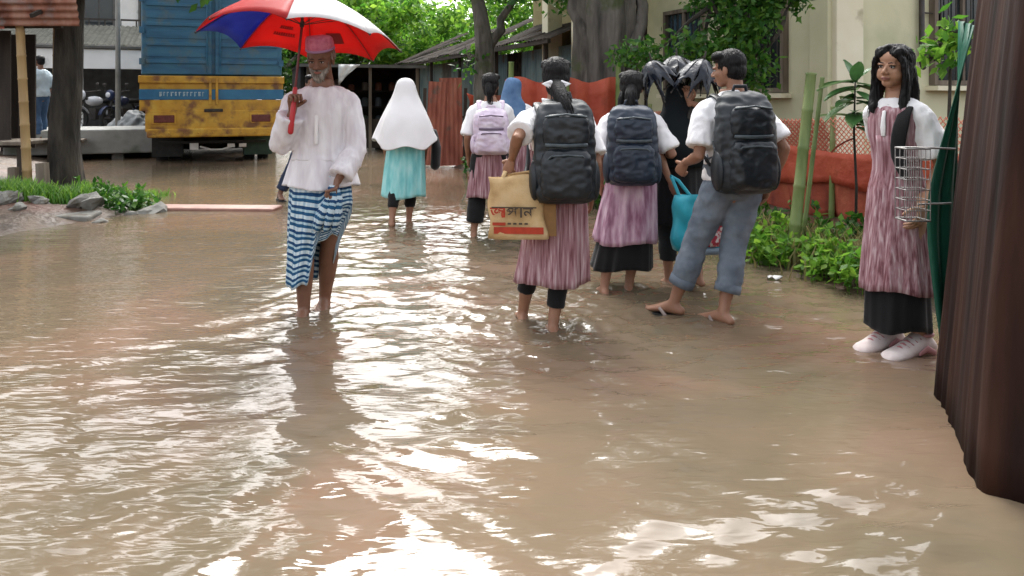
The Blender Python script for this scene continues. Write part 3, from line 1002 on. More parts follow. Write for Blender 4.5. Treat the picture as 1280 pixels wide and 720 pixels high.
# red-brown tin fence panels at the lane edge
tf = thing('tin_fence', 'rusty red brown tin fence panels at the lane edge beside the white scarf', 'fence', (-.95, 14.0, 0), R(-4))
for k, (dx, w, h, lean) in enumerate(((-.50, .34, 1.55, 3), (-.16, .42, 1.62, -1), (.24, .30, 1.25, 4), (.62, .45, 1.3, 1), (1.1, .5, 1.15, -2))):
    mb = corrugated(w, h, .085, .009)
    mb.xf(Matrix.Translation((dx, .02 * (k % 2), .02)) @ Matrix.Rotation(R(lean), 4, 'Y')); mb.build('fence_sheet', REDTIN if k != 2 else BROWNRED, tf, solid=.003)
for dx in (-.7, .06, .42, .9, 1.4):
    mb = MB(); mb.bar((dx, .06, -.2), (dx + .03, .06, 1.45), .055); mb.build('post', DARKWOOD, tf)
mb = MB(); mb.bar((-.75, .08, .9), (1.5, .08, .95), .04); mb.build('rail', DARKWOOD, tf)
# folded red sheet hung over the fence
mb = MB(); rings = []
for j in range(6):
    rings.append([Vector((.12 + .36 * i / 8 + .10 * j / 5, -.05 - .03 * math.sin(i * 1.2 + j * .5), 1.36 - .13 * i / 8 - .28 * j / 5)) for i in range(9)])
mb.loft(rings, closed=False)
o = mb.build('red_sheet', REDTARP, smooth=True, solid=.006, loc=(-.95, 14.0, 0)); tag(o, 'small bright red plastic sheet hung over the rusty tin fence', 'sheet')

tree('forked_tree', 'forked grey tree growing in front of the tin shed', (-.47, 13.3, .1),
     [(0, 0, -.2), (0, 0, .4), (-.02, 0, 1.4), (0, 0, 2.05), (-.07, .04, 2.6), (-.2, .1, 3.2)], [.27, .2, .175, .168, .13, .10],
     [((-.2, .1, 3.15), (-.35, .2, 3.9), .095, .06), ((.0, 0, 1.95), (.55, .1, 2.95), .11, .05), ((.55, .1, 2.95), (1.5, .3, 3.9), .05, .03), ((-.35, .2, 3.8), (-1.2, .4, 5.6), .06, .03), ((0, 0, 1.7), (-.2, -.2, 1.9), .03, .012)],
     [((-.28, -.1, 1.85), (.24, .2, .32)), ((.8, .1, 3.05), (.7, .5, .28)), ((1.5, .2, 3.1), (.7, .5, .3)), ((.1, .3, 3.25), (.6, .5, .3)), ((-1.3, .3, 3.6), (.9, .7, .45)), ((.2, .4, 5.8), (1.2, 1.1, .9)), ((.3, .4, 7.6), (1.3, 1.1, 1.1)), ((1.5, .3, 4.4), (1.2, 1.1, .7))],  # upper clumps placed out of view to break up sky reflected in the water
     8500, .12, BARK2, LEAF, seed=4, flute=.05)
tree('broad_tree', 'thick fluted grey trunk of a broad tree behind the schoolgirls', (1.32, 11.0, .15),
     [(.02, 0, -.2), (0, 0, .3), (0, 0, 1.2), (.03, 0, 2.4), (.22, .1, 4.0)], [.56, .47, .42, .41, .38],
     [((.1, 0, 3.0), (-1.3, .3, 4.3), .16, .07), ((.2, 0, 3.6), (1.7, .4, 5.0), .2, .08), ((.2, .1, 4.0), (.3, .8, 6.2), .22, .08), ((.36, -.2, 1.5), (.62, -.1, 3.1), .10, .08), ((-.3, -.12, .3), (-.34, -.1, 3.0), .11, .09)],
     [((-.9, .1, 2.85), (.55, .45, .22)), ((-1.3, .3, 4.6), (1.2, 1.2, .8)), ((1.7, .4, 5.3), (1.4, 1.3, .9)), ((.3, .8, 6.6), (1.7, 1.6, 1.1)), ((-.35, .5, 3.0), (.5, .5, .3)), ((-.9, .4, 5.6), (1.2, 1.3, .9)), ((-.7, .3, 7.6), (1.3, 1.4, 1.1)), ((.2, .4, 9.2), (1.6, 1.5, 1.2))],  # topmost clumps added unseen to keep sky glare off the middle water
     14000, .17, BARK2, LEAF, seed=9, flute=.16, n=28, nf=7)

# ---------------------------------------------------------------- cream building
bd = thing('cream_building', 'cream plastered building with barred windows and porch columns behind the net fence', 'building', (3.82, 9.1, 0), R(21.8))
# local: corner at origin; left face runs along +y (away), front face runs along +x
mb = MB(); mb.box((4.0, 2.05, 2.4), (8.0, 4.1, 5.0)); mb.build('wall', CREAM, bd)
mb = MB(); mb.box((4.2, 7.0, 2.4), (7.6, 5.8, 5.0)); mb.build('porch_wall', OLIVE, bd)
mb = MB(); mb.box((.17, -.05, 2.4), (.42, .16, 5.0)); mb.build('corner_pilaster', CREAM_L, bd, bevel=.01)
mb = MB(); mb.box((-.04, .1, 2.4), (.12, .3, 5.0)); mb.build('corner_pilaster', CREAM, bd, bevel=.01)
mb = MB(); mb.box((.42, -.012, 2.4), (.05, .06, 5.0)); mb.build('painted_shadow_line', OLIVE, bd)  # raised strip whose darker olive paints a shadow line beside the pilaster
for k, yy in enumerate((4.35, 5.15, 6.2, 7.6)):
    mb = MB(); mb.box((-.16, yy, 2.4), (.34, .30, 5.0)); mb.build('porch_column', CREAM_L, bd, bevel=.015)
mb = MB(); mb.box((.0, 6.4, 4.4), (1.0, 6.2, .3)); mb.build('porch_beam', CREAM, bd)


def barred_window(cx, cz, w, h, along, name='window'):
    """A window with frame, panes and iron bars on the left (x) or front (y) face."""
    def q(u, dpt, z):
        return (dpt, u, z) if along == 'y' else (u, dpt, z)

    def sz_(a, t, b):
        return (t, a, b) if along == 'y' else (a, t, b)
    mb = MB(); mb.box(q(cx, -.01, cz), sz_(w, .05, h)); w_ = mb.build(name, GLASS_D, bd)
    mb = MB()
    for s_ in (-1, 1):
        mb.box(q(cx + s_ * (w / 2 + .03), -.04, cz), sz_(.06, .1, h + .12)); mb.box(q(cx, -.042, cz + s_ * (h / 2 + .03)), sz_(w, .1, .06))
    mb.box(q(cx, -.038, cz), sz_(.045, .08, h)); mb.build('frame', WOOD, w_)
    nb = int(w / .13)
    for i in range(nb):
        mb = MB(); u = cx - w / 2 + (i + .5) * w / nb
        mb.tube([q(u, -.07, cz - h / 2), q(u, -.07, cz + h / 2)], .009, 6, round_caps=False); mb.build('bar', IRON, w_)
    mb = MB(); mb.box(q(cx, -.09, cz - h / 2 - .1), sz_(w + .24, .18, .06)); mb.build('sill', CREAM_L, w_)


barred_window(1.25, 1.98, .95, 1.15, 'y')
barred_window(2.95, 2.0, .95, 1.2, 'y')
barred_window(2.15, 2.05, .95, 1.1, 'x')
mb = MB(); mb.tube([(1.42, -.06, 4.6), (1.42, -.06, 1.72), (1.40, -.10, 1.66)], .035, 10); mb.build('drain_pipe', IRON, bd, smooth=True)
mb = MB(); mb.tube([(1.45, -.05, 2.35), (1.75, -.05, 2.35), (1.75, -.05, 1.75)], .012, 6); mb.build('cable', IRON, bd, smooth=True)
for yy in (4.9, 5.7):
    mb = MB(); mb.box((.36, yy, 1.9), (.06, .5, 2.4)); mb.build('door', DARKWOOD, bd)

# climbing shrub in front of the building
tree('climbing_shrub', 'dense green climbing shrub hanging in front of the cream building', (2.55, 8.35, .2),
     [(0, 0, -.1), (.03, 0, .7), (-.02, 0, 1.6), (.05, 0, 2.3)], [.045, .04, .035, .03],
     [((0, 0, 1.6), (-.35, 0, 2.1), .02, .01), ((.05, 0, 2.3), (.4, 0, 2.6), .02, .01), ((0, 0, 1.4), (.35, -.1, 1.8), .02, .01)],
     [((-.12, 0, 1.75), (.26, .3, .3)), ((.02, 0, 2.05), (.3, .3, .3)), ((-.45, .1, 1.6), (.45, .3, .17)), ((.28, 0, 2.35), (.42, .3, .25)), ((-.35, .1, 2.3), (.35, .3, .22)), ((.16, -.05, 1.5), (.17, .2, .3)), ((-.05, 0, 2.7), (.7, .4, .3)), ((-1.0, .2, 1.55), (.35, .3, .14)), ((.5, -.1, 2.15), (.22, .15, .09))],
     5600, .085, BARK, LEAF, seed=14, flute=.03, n=8, cat='shrub')
tree('leafy_sapling', 'thin sapling with drooping pale leaves behind the standing girl', (3.62, 6.3, .2),
     [(0, 0, -.1), (.0, 0, .8), (.02, 0, 1.5)], [.02, .016, .010],
     [((.02, 0, 1.45), (-.22, -.05, 1.42), .006, .003)],
     [((-.04, 0, 1.52), (.12, .12, .1)), ((.06, 0, 1.62), (.14, .12, .1)), ((-.16, -.05, 1.42), (.10, .08, .05))],
     170, .11, BARK, LEAF_B, seed=15, flute=.03, n=8, cat='sapling')

# far trees that close the view
for k, (x, y, s, m, lab) in enumerate([
        (-7.5, 36, 1.0, LEAF_B, 'sunlit pale green tree beyond the tin shed roof'),
        (-2.0, 40, 1.1, LEAF_B, 'tall yellow green tree above the middle of the tin shed'),
        (4.5, 30, 1.0, LEAF, 'dark green tree behind the near end of the tin shed'),
        (-15.5, 33, 1.0, LEAF_B, 'bright green tree beside the white house and the truck'),
        (-24, 36, 1.2, LEAF, 'big dark green tree behind the white house'),
        (-11.0, 44, 1.2, LEAF, 'distant green tree at the end of the lane beyond the truck'),
        (-5.0, 31, .75, LEAF_B, 'low yellow green tree just behind the far end of the tin shed'),
        (-16.8, 34.5, 2.1, LEAF, 'very tall green tree added behind the white house to block low sky'),  # added so its crown blocks low sky mirrored in the left water
        (-20.0, 27, 1.8, LEAF_D, 'very tall dark tree added beside the white house to block low sky'),  # also added to keep low sky out of the left water's reflection
        (-9.2, 38, 1.5, LEAF, 'tall green tree straight behind the cargo truck'),
        (-9.6, 30, .7, LEAF, 'small round green tree between the truck and the tin shed'),
        (-.5, 33, .95, LEAF_B, 'pale leafy tree standing over the dark shed roof'),
        (11, 30, 1.3, LEAF_D, 'dark tree rising behind the cream building')]):
    rs = np.random.default_rng(50 + k)
    bl = []
    for q in range(11):
        bl.append(((rs.normal() * 2.0 * s, rs.normal() * 1.4 * s, 2.2 * s + rs.random() * 4.6 * s), ((1.0 + .8 * rs.random()) * s, (1.0 + .7 * rs.random()) * s, (.7 + .5 * rs.random()) * s)))
    tree('far_tree', lab, (x, y, .1), [(0, 0, -.2), (0, 0, 2.5 * s), (.1, 0, 4.5 * s)], [.3, .24, .15],
         [((0, 0, 2.2 * s), (1.5 * s, 0, 4 * s), .12, .05), ((0, 0, 2.6 * s), (-1.4 * s, .3, 4.4 * s), .12, .05)], bl, 7500 if s < 1.4 else 12000, .26 if s < 1.4 else .36, BARK2, m, seed=60 + k, flute=.06, group='trees closing the view')

# ---------------------------------------------------------------- net fence and plants on the right bank
FP = [Vector((3.75, 5.7, 0)), Vector((3.3, 6.45, 0)), Vector((2.25, 8.6, 0)), Vector((1.75, 9.9, 0))]


def along(poly, s):
    for a, b in zip(poly, poly[1:]):
        L = (b - a).length
        if s <= L:
            return a + (b - a) * (s / L), (b - a).normalized()
        s -= L
    return poly[-1].copy(), (poly[-1] - poly[-2]).normalized()


FL = sum((b - a).length for a, b in zip(FP, FP[1:]))
nf = thing('net_fence', 'red net fence with faded lattice above a mud stained sheet on the right bank', 'fence', (0, 0, 0))


def netting(z0, z1, sp, r, m, name, off=0.0, s0=0, s1=None):
    mb = MB()
    s1 = s1 or FL
    H_ = z1 - z0
    for sgn in (-1, 1):
        s = s0 - H_
        while s < s1:
            pts = []
            for t in np.linspace(0, 1, 6):
                ss = s + (t if sgn > 0 else 1 - t) * H_
                if s0 <= ss <= s1:
                    q, d = along(FP, ss)
                    wob = .03 * math.sin(ss * 3 + t * 2)
                    pts.append(q + Vector((-d.y, d.x, 0)) * (wob + off + .003 * sgn) + Vector((0, 0, z0 + H_ * t + .03 * math.sin(ss * 2.1) * t)))
            if len(pts) > 1:
                mb.tube(pts, r, 3, round_caps=False, cap=False)
            s += sp
    return mb.build(name, m, nf)


netting(.74, 1.10, .05, .006, PINKNET, 'lattice_net')
netting(.76, 1.08, .05, .006, REDNET, 'lattice_net', .02, 1.6, FL)


def curtain(z0, z1, m, name, amp=.035, s0=0, s1=None, off=0, k=70, parent=None):
    mb = MB(); rings = []
    s1 = s1 or FL
    for j in range(6):
        t = j / 5
        ring = []
        for i in range(k + 1):
            ss = lerp(s0, s1, i / k)
            q, d = along(FP, ss)
            w = amp * (math.sin(ss * 9 + 1.3 * math.sin(ss * 4)) + .6 * math.sin(ss * 23 + t * 2)) * (.4 + .6 * t) + off
            zb = z0 + .03 * math.sin(ss * 5)
            ring.append(q + Vector((d.y, -d.x, 0)) * w + Vector((0, 0, lerp(z1 + .025 * math.sin(ss * 3.3), zb, t))))
        rings.append(ring)
    mb.loft(rings, closed=False)
    return mb.build(name, m, parent or nf, smooth=True, solid=.004)


curtain(.12, .60, BROWNRED, 'mud_stained_sheet', .04)
curtain(.46, .80, REDTARP, 'red_band', .03, off=-.05)
for s_ in (0.05, 1.6, 3.2, 4.6):
    q, d = along(FP, s_)
    mb = MB(); bamboo(mb, q + Vector((0, 0, -.1)), q + Vector((.02, 0, 1.2)), .028); mb.build('bamboo_stake', GBAMBOO, nf, smooth=True)

# further red sheets between the trunks
fs = thing('red_hoarding', 'red orange plastic hoarding behind the schoolgirls beside the broad trunk', 'hoarding', (.95, 10.2, .1), R(8))
mb = MB(); rings = []
for j in range(6):
    rings.append([Vector((-1.05 + 1.55 * i / 30, .04 * math.sin(i * .9) + .02 * math.sin(i * 2.3 + j), 1.42 - .95 * j / 5 + .04 * math.sin(i * .5) - (.12 if 10 < i < 15 else 0))) for i in range(31)])
mb.loft(rings, closed=False); mb.build('sheet', REDTARP, fs, smooth=True, solid=.004)
for x in (-1.0, -.25, .45):
    mb = MB(); bamboo(mb, (x, -.08, -.1), (x + .02, -.08, 1.65), .04); mb.build('bamboo_stake', GBAMBOO, fs, smooth=True)

def stake(label, a, b, r):
    o = thing('bamboo_pole', label, 'pole', a)
    mb = MB(); bamboo(mb, V(0, 0, -.08), V(*(Vector(b) - Vector(a))), r); mb.build('cane', GBAMBOO, o, smooth=True)


pa = P(989, 285, 5.95); pa.z = bedz(pa.x, pa.y)
stake('stout leaning green bamboo pole standing in the weeds before the net fence', pa, P(1014, 92, 6.15), .047)
pb = P(1001, 285, 6.1); pb.z = bedz(pb.x, pb.y)
stake('thinner green bamboo pole tied behind the stout leaning one', pb, P(1028, 97, 6.3), .02)

# large-leafed plant: every leaf its own piece
bp_ = thing('broadleaf_plant', 'young broad leafed plant with big glossy leaves before the net fence', 'plant', (2.80, 6.2, bedz(2.8, 6.2)))
BIGLEAF = mat('big_leaf', [(.035, .10, .03), (.07, .17, .05)], scale=7, rough=.32, transl=.25, spec=.5, bump=.3, bscale=22)
BIGLEAF_L = mat('big_leaf_pale', [(.14, .27, .11), (.27, .40, .20)], scale=7, rough=.35, transl=.3, spec=.5, bump=.3, bscale=22)
REDLEAF = mat('red_bract', [(.24, .03, .025), (.34, .07, .05)], scale=7, rough=.5, transl=.2)
mb = MB(); mb.tube([(0, 0, -.1), (.01, 0, .4), (-.01, 0, .85), (.0, 0, 1.28)], [.014, .012, .01, .006], 6, round_caps=False); mb.build('stem', BARK, bp_, smooth=True)
lm = MB(); rings = []
for j in range(7):
    t = j / 6
    w = .062 * math.sin(math.pi * min(t * .93 + .04, 1)) ** .8
    rings.append([Vector((t * .24, w * k, -.07 * t * t + .016 * abs(k))) for k in (-1, -.5, 0, .5, 1)])
lm.loft(rings, closed=False)
LMESH = [lm.mesh('big_leaf'), None, None]
LMESH[1] = LMESH[0].copy(); LMESH[2] = LMESH[0].copy()
for me, m in zip(LMESH, (BIGLEAF, BIGLEAF_L, REDLEAF)):
    me.materials.append(m); me.polygons.foreach_set('use_smooth', [True] * len(me.polygons))
rs = np.random.default_rng(31)
for k in range(30):
    z = .78 + .50 * rs.random() if k < 24 else 1.22
    a = k * 2.4 + rs.normal() * .3
    mt = 2 if z < .86 else (1 if rs.random() < .55 else 0)
    s = .75 + .5 * rs.random()
    if k >= 27:
        inst(LMESH[0], 'leaf', bp_, (0, 0, 1.26), (0, R(-75 + 12 * (k - 27)), a), (.9, .9, .9))
    else:
        inst(LMESH[mt], 'leaf', bp_, (.01 * math.cos(a), .01 * math.sin(a), z), (0, R(-18 + 38 * rs.random()), a), (s, s, s))

weeds('weeds', 'lush green weeds along the right water edge below the net fence', band([(2.95, 4.85), (2.5, 5.0), (2.15, 5.75), (1.9, 6.4), (1.6, 7.6)], .15), 250, .07, LEAF_B, 41, tall=.24)
grass('grass', 'dry yellowish grass tufts mixed into the weeds below the net fence', band([(2.9, 5.1), (2.45, 5.5), (2.1, 6.4), (1.75, 7.6)], .18), 1500, .22, mat('dry_grass', [(.16, .15, .05), (.3, .27, .1)], scale=3, rough=.7, transl=.3, island=.4), 44)
weeds('weeds', 'darker low weeds at the foot of the mud stained sheet', band([(3.1, 5.4), (2.6, 6.1), (2.0, 7.6)], .16), 70, .07, LEAF, 42, tall=.24)
weeds('weeds', 'sparse weeds beside the tin fence at the lane edge', band([(1.2, 8.6), (.3, 10.6), (-.6, 12.8)], .15), 130, .08, LEAF, 43, tall=.3)
LITTER = [mat('white_litter', (.6, .6, .58), rough=.5), mat('orange_litter', (.42, .16, .06), rough=.5)]
for k, (px_, py_, m, lab) in enumerate([(968, 350, 0, 'scrap of white plastic at the edge of the weeds')]):
    d = F * CH / (py_ - HY)
    mb = MB(); rings = [[Vector((.1 * (i / 4 - .5), .05 * (j / 3 - .5), .02 + .014 * math.sin(i * 2 + j * 1.7))) for i in range(5)] for j in range(4)]
    mb.loft(rings, closed=False)
    x, y = (px_ - 640) / F * d, d
    o = mb.build('litter', LITTER[m], smooth=True, solid=.003, loc=(x, y, max(bedz(x, y), 0)))
    tag(o, lab, 'litter')

# ---------------------------------------------------------------- people
def ik(a, b, l1, l2, pole):
    d = b - a
    L = min(d.length, (l1 + l2) * .998)
    u = d.normalized()
    x = (l1 * l1 - l2 * l2 + L * L) / (2 * L)
    h = math.sqrt(max(l1 * l1 - x * x, 0))
    pole = Vector(pole)
    w = pole - u * pole.dot(u)
    w = w.normalized() if w.length > 1e-6 else u.orthogonal()
    return a + u * x + w * h, a + u * L


TOR_Z = [.44, .47, .52, .56, .60, .66, .71, .75, .785, .81, .83, .855]
TOR_X = [.05, .082, .096, .092, .080, .083, .091, .095, .086, .060, .040, .034]
TOR_Y = [.04, .058, .066, .063, .056, .058, .063, .064, .056, .045, .038, .034]


def G(x, y):
    d = F * CH / (y - HY)
    return Vector(((x - 640) / F * d, d, 0))


class Person:
    legk = 1.0

    def __init__(p, label, x, y, H, rot, feet, hands, yaw=0, pitch=0, roll=0, lean=(0, 0), skin=None, group=None, broad=1.0, z=None, vox=.010, hvox=.006, cat='person', hips_z=None, ripple=True, face=True, fit=1.0, thick=1.0, young=False):
        p.legk = thick; p.young = young; p.H = H; p.k = H / 1.6; p.rot = R(rot); p.fit = fit
        z = bedz(x, y) if z is None else z
        p.loc = Vector((x, y, z))
        p.root = thing('person', label, cat, p.loc, p.rot, group)
        p.Mi = (Matrix.Translation(p.loc) @ Matrix.Rotation(p.rot, 4, 'Z')).inverted()
        p.broad = broad
        p.lean = lean
        p.skin = skin or SKIN
        k = p.k
        hz = hips_z or .5 * H
        p.dz = hz - .5 * H
        p.hip = {}; p.knee = {}; p.ank = {}; p.sho = {}; p.elb = {}; p.wri = {}; p.foot = {}; p.hand = {}
        for s, f in zip((-1, 1), feet):
            w = p.L(Vector((f[0], f[1], z)))
            lift, fy, fp = (list(f[2:]) + [0, 0, 0])[:3]
            if ripple:
                LEGS.append((f[0], f[1], .0042))
            p.hip[s] = p.at(s * .052 * H, 0, .5 * H)
            ax = w + Vector((0, 0, .062 * k + lift))
            p.knee[s], p.ank[s] = ik(p.hip[s], ax, .237 * H, .229 * H, (s * .05, 1, 0))
            p.foot[s] = (fy, fp)
        for s, h in zip((-1, 1), hands):
            p.sho[s] = p.at(s * .100 * H * broad * fit, 0, .776 * H)
            if h is None:
                tgt = p.at(s * (.100 * broad + .035) * H * fit, .03 * H, .49 * H); pole = (s * .3, -1, 0); hd = None; nr = None; cu = 25
            else:
                tgt = p.L(h[0]); pole = h[1] if len(h) > 1 else (s * .5, -1, -.3)
                hd = h[2] if len(h) > 2 else None; nr = h[3] if len(h) > 3 else None; cu = h[4] if len(h) > 4 else 25
            p.elb[s], p.wri[s] = ik(p.sho[s], tgt, .172 * H, .148 * H, pole)
            d = Vector(hd).normalized() if hd is not None else (p.wri[s] - p.elb[s]).normalized()
            n = Vector(nr) if nr is not None else Vector((-s, .2, 0))
            n = (n - d * n.dot(d)).normalized()
            p.hand[s] = (d, n, cu)
        hc = p.at(0, .012 * H, .927 * H)
        p.HM = Matrix.Translation(hc) @ Matrix.Rotation(R(yaw), 4, 'Z') @ Matrix.Rotation(R(-pitch), 4, 'X') @ Matrix.Rotation(R(roll), 4, 'Y') @ Matrix.Scale(.97 * k ** .5, 4)
        p.body(vox, hvox)
        if face:
            p.eyes()

    def L(p, w):
        return p.Mi @ Vector(w)

    def at(p, x, y, z):
        """Point of the trunk at height z, following the lean."""
        t = max(z - .5 * p.H, 0)
        return Vector((x + p.lean[0] * t, y + p.lean[1] * t, z + p.dz))

    def tor(p, z, ease=0, n=26, fx=1, fy=1):
        h = z / p.H
        rx = interp(h, TOR_Z, TOR_X) * p.H * (p.broad if h > .6 else 1) * p.fit + ease
        ry = interp(h, TOR_Z, TOR_Y) * p.H * p.fit + ease
        ring = []
        for i in range(n):
            th = 2 * math.pi * i / n
            c, s_ = math.cos(th), math.sin(th)
            e = .8
            ring.append(p.at(rx * fx * math.copysign(abs(c) ** e, c), ry * fy * math.copysign(abs(s_) ** e, s_), z))
        return ring

    def arm_path(p, s, t0=0, t1=2.0, n=9):
        out = []
        for i in range(n):
            t = lerp(t0, t1, i / (n - 1))
            if t <= 1:
                out.append((t, p.sho[s].lerp(p.elb[s], t)))
            else:
                out.append((t, p.elb[s].lerp(p.wri[s], t - 1)))
        return out

    def arm_r(p, t):
        return interp(t, [0, .15, .5, .9, 1.0, 1.25, 1.6, 2.0], [.047, .047, .041, .035, .034, .036, .029, .022]) * p.k

    def leg_path(p, s, t0=0, t1=2.0, n=12):
        out = []
        for i in range(n):
            t = lerp(t0, t1, i / (n - 1))
            if t <= 1:
                out.append((t, p.hip[s].lerp(p.knee[s], t)))
            else:
                q = p.knee[s].lerp(p.ank[s], t - 1)
                sh = (p.ank[s] - p.knee[s]).normalized()
                back = Vector((0, -1, 0)); back = back - sh * back.dot(sh)
                q = q + back * (.014 * p.k * math.sin(math.pi * min((t - 1) * 1.3, 1)))
                out.append((t, q))
        return out

    def leg_r(p, t):
        return interp(t, [0, .2, .6, .95, 1.1, 1.3, 1.6, 1.85, 2.0], [.078, .078, .063, .05, .048, .053, .044, .034, .032]) * p.k * p.legk

    def footM(p, s):
        fy, fp = p.foot[s]
        return Matrix.Translation(p.ank[s]) @ Matrix.Rotation(R(fy), 4, 'Z') @ Matrix.Rotation(R(fp), 4, 'X')

    def body(p, vox, hvox):
        mb = MB(); k = p.k
        zs = np.array(TOR_Z) * p.H
        rings = [p.tor(z) for z in zs]
        mb.loft(rings, True, True, True)
        for s in (-1, 1):
            ap = p.arm_path(s)
            mb.tube([q for _, q in ap], [p.arm_r(t) for t, _ in ap], 12)
            mb.tube([p.at(s * .06 * p.H, 0, .80 * p.H), p.sho[s]], [.036 * k, .045 * k], 12)
            lp = p.leg_path(s)
            mb.tube([q for _, q in lp], [p.leg_r(t) for t, _ in lp], 14)
            o = len(mb.v)
            mb.tube([V(0, -.052, -.036), V(0, -.02, -.026), V(0, .03, -.022), V(0, .085, -.036), V(0, .135, -.046), V(0, .168, -.05)],
                    [(.026, .024), (.032, .036), (.036, .038), (.043, .025), (.046, .016), (.036, .011)], 12)
            for i in range(5):
                mb.ell((-s * (.033 - i * .0165), .172 + (.016 if i == 0 else .008 - i * .009), -.05), (.012 if i == 0 else .0085, .02, .010), 8, 5)
            mb.xf(p.footM(s) @ Matrix.Scale(k, 4), o)
        me = remesh(mb, vox, 3)
        # head, finer
        hb = MB()
        hb.ell((0, -.014, .032), (.073, .091, .080), 24, 16)
        hb.ell((0, .020, -.03), (.060, .066, .076), 24, 16)
        hb.ell((0, .047, -.083), (.034, .032, .024), 14, 10)
        hb.ell((0, .010, -.062), (.053, .06, .042), 16, 10)
        for s in (-1, 1):
            hb.ell((s * .036, .050, -.028), (.024, .027, .026), 12, 8)
            hb.ell((s * .026, .074, .013), (.025, .014, .009), 12, 8)
            hb.ell((s * .073, -.008, -.016), (.009, .018, .031), 10, 8)
            hb.ell((s * .012, .092, -.034), (.009, .011, .008), 10, 6)
        if p.young:
            for s in (-1, 1):
                hb.ell((s * .034, .044, -.042), (.031, .032, .034), 14, 10)
            hb.ell((0, .06, .045), (.05, .024, .035), 14, 10)
            hb.tube([(0, .080, .002), (0, .090, -.014), (0, .099, -.027)], [.007, .009, .0115], 10)
        else:
            hb.tube([(0, .078, .008), (0, .092, -.012), (0, .104, -.028)], [.0085, .010, .0125], 10)
        hb.ell((0, .082, -.057), (.023, .011, .0055), 12, 6)
        hb.ell((0, .080, -.068), (.019, .011, .006), 12, 6)
        hb.tube([(0, -.025, -.02), (0, -.03, -.10), (0, -.035, -.19)], [.052, .05, .056], 16)
        hb.xf(p.HM)
        hme = remesh(hb, hvox, 2, .4)
        b = bmesh.new(); b.from_mesh(me); b.from_mesh(hme)
        hm = MB()
        for s in (-1, 1):
            p.make_hand(hm, s)
        t = hm.mesh('t'); b.from_mesh(t)
        b.to_mesh(me); b.free()
        bpy.data.meshes.remove(t); bpy.data.meshes.remove(hme)
        p.bodyo = link('body', me, p.skin, p.root, smooth=True)

    def make_hand(p, mb, s):
        d, n, curl = p.hand[s]
        w = p.wri[s]
        k = p.k * .95
        lat = d.cross(n) * s           # towards the thumb
        lat.normalize()
        mb.tube([w - d * .02 * k, w + d * .02 * k, w + d * .055 * k, w + d * .088 * k], [(.022 * k, .018 * k), (.03 * k, .0165 * k), (.039 * k, .0155 * k), (.037 * k, .012 * k)], 12, ref=lat)
        for i, (L, off) in enumerate(((.072, 1.5), (.08, .5), (.075, -.5), (.058, -1.5))):
            q = w + d * (.084 - abs(off) * .003) * k + lat * (off * .0185 * k)
            pts = [q]; a = 0
            for ph, cu in ((.45, .8), (.3, 1.1), (.25, .8)):
                a += R(curl * cu)
                q = q + (d * math.cos(a) + n * math.sin(a) + lat * off * .02) * (L * ph * k)
                pts.append(q)
            mb.tube(pts, [.0092 * k, .0086 * k, .0078 * k, .0065 * k], 7, ref=lat)
        q = w + d * .025 * k + lat * .028 * k + n * .004 * k
        dirs = [(d * .55 + lat * .75 + n * .35), (d * .8 + lat * .35 + n * (.3 + curl / 120)), (d * .8 + lat * (.1 - curl / 160) + n * (.3 + curl / 90))]
        pts = [q]
        if curl > 50:
            dirs[1] = d * .5 - lat * .15 + n * .9; dirs[2] = d * .3 - lat * .7 + n * .6
        for v, L in zip(dirs, (.038, .032, .026)):
            q = q + v.normalized() * L * k
            pts.append(q)
        mb.tube(pts, [.0135 * k, .0115 * k, .0098 * k, .0075 * k], 8, ref=n)

    def eyes(p):
        for s in (-1, 1):
            mb = MB()
            mb.ell((s * .0285, .0730, -.002), (.0125, .0100, .0062), 12, 8)
            mb.ell((s * .0285, .0795, -.0018), (.0058, .0045, .0054), 10, 6, mi=1)
            mb.xf(p.HM); mb.build('eye', [EYE_W, IRIS], p.root, smooth=True)
            mb = MB(); mb.tube([(s * .013, .0865, .0185), (s * .028, .0855, .0215), (s * .046, .0745, .0165)], [.0022, .003, .0018], 6); mb.xf(p.HM); mb.build('eyebrow', HAIR, p.root, smooth=True)
            mb = MB(); mb.tube([(s * .0165, .083, .0035), (s * .0285, .0855, .0075), (s * .043, .0775, .003)], [.0018, .0028, .0018], 6); mb.xf(p.HM); mb.build('eyelash', HAIR, p.root, smooth=True)
        mb = MB()
        mb.tube([(-.021, .0865, -.060), (-.008, .0945, -.057), (0, .0945, -.0582), (.008, .0945, -.057), (.021, .0865, -.060)], [.002, .0042, .004, .0042, .002], 8)
        mb.tube([(-.019, .086, -.063), (0, .0935, -.0665), (.019, .086, -.063)], [.002, .0055, .002], 8)
        mb.xf(p.HM); mb.build('lips', LIP, p.root, smooth=True)

    def surf(p, th, z, off):
        rx = interp(z / p.H, TOR_Z, TOR_X) * p.H * p.broad * p.fit + off; ry = interp(z / p.H, TOR_Z, TOR_Y) * p.H * p.fit + off
        c, s_ = math.cos(R(th)), math.sin(R(th))
        return p.at(rx * math.copysign(abs(c) ** .8, c), ry * math.copysign(abs(s_) ** .8, s_), z)

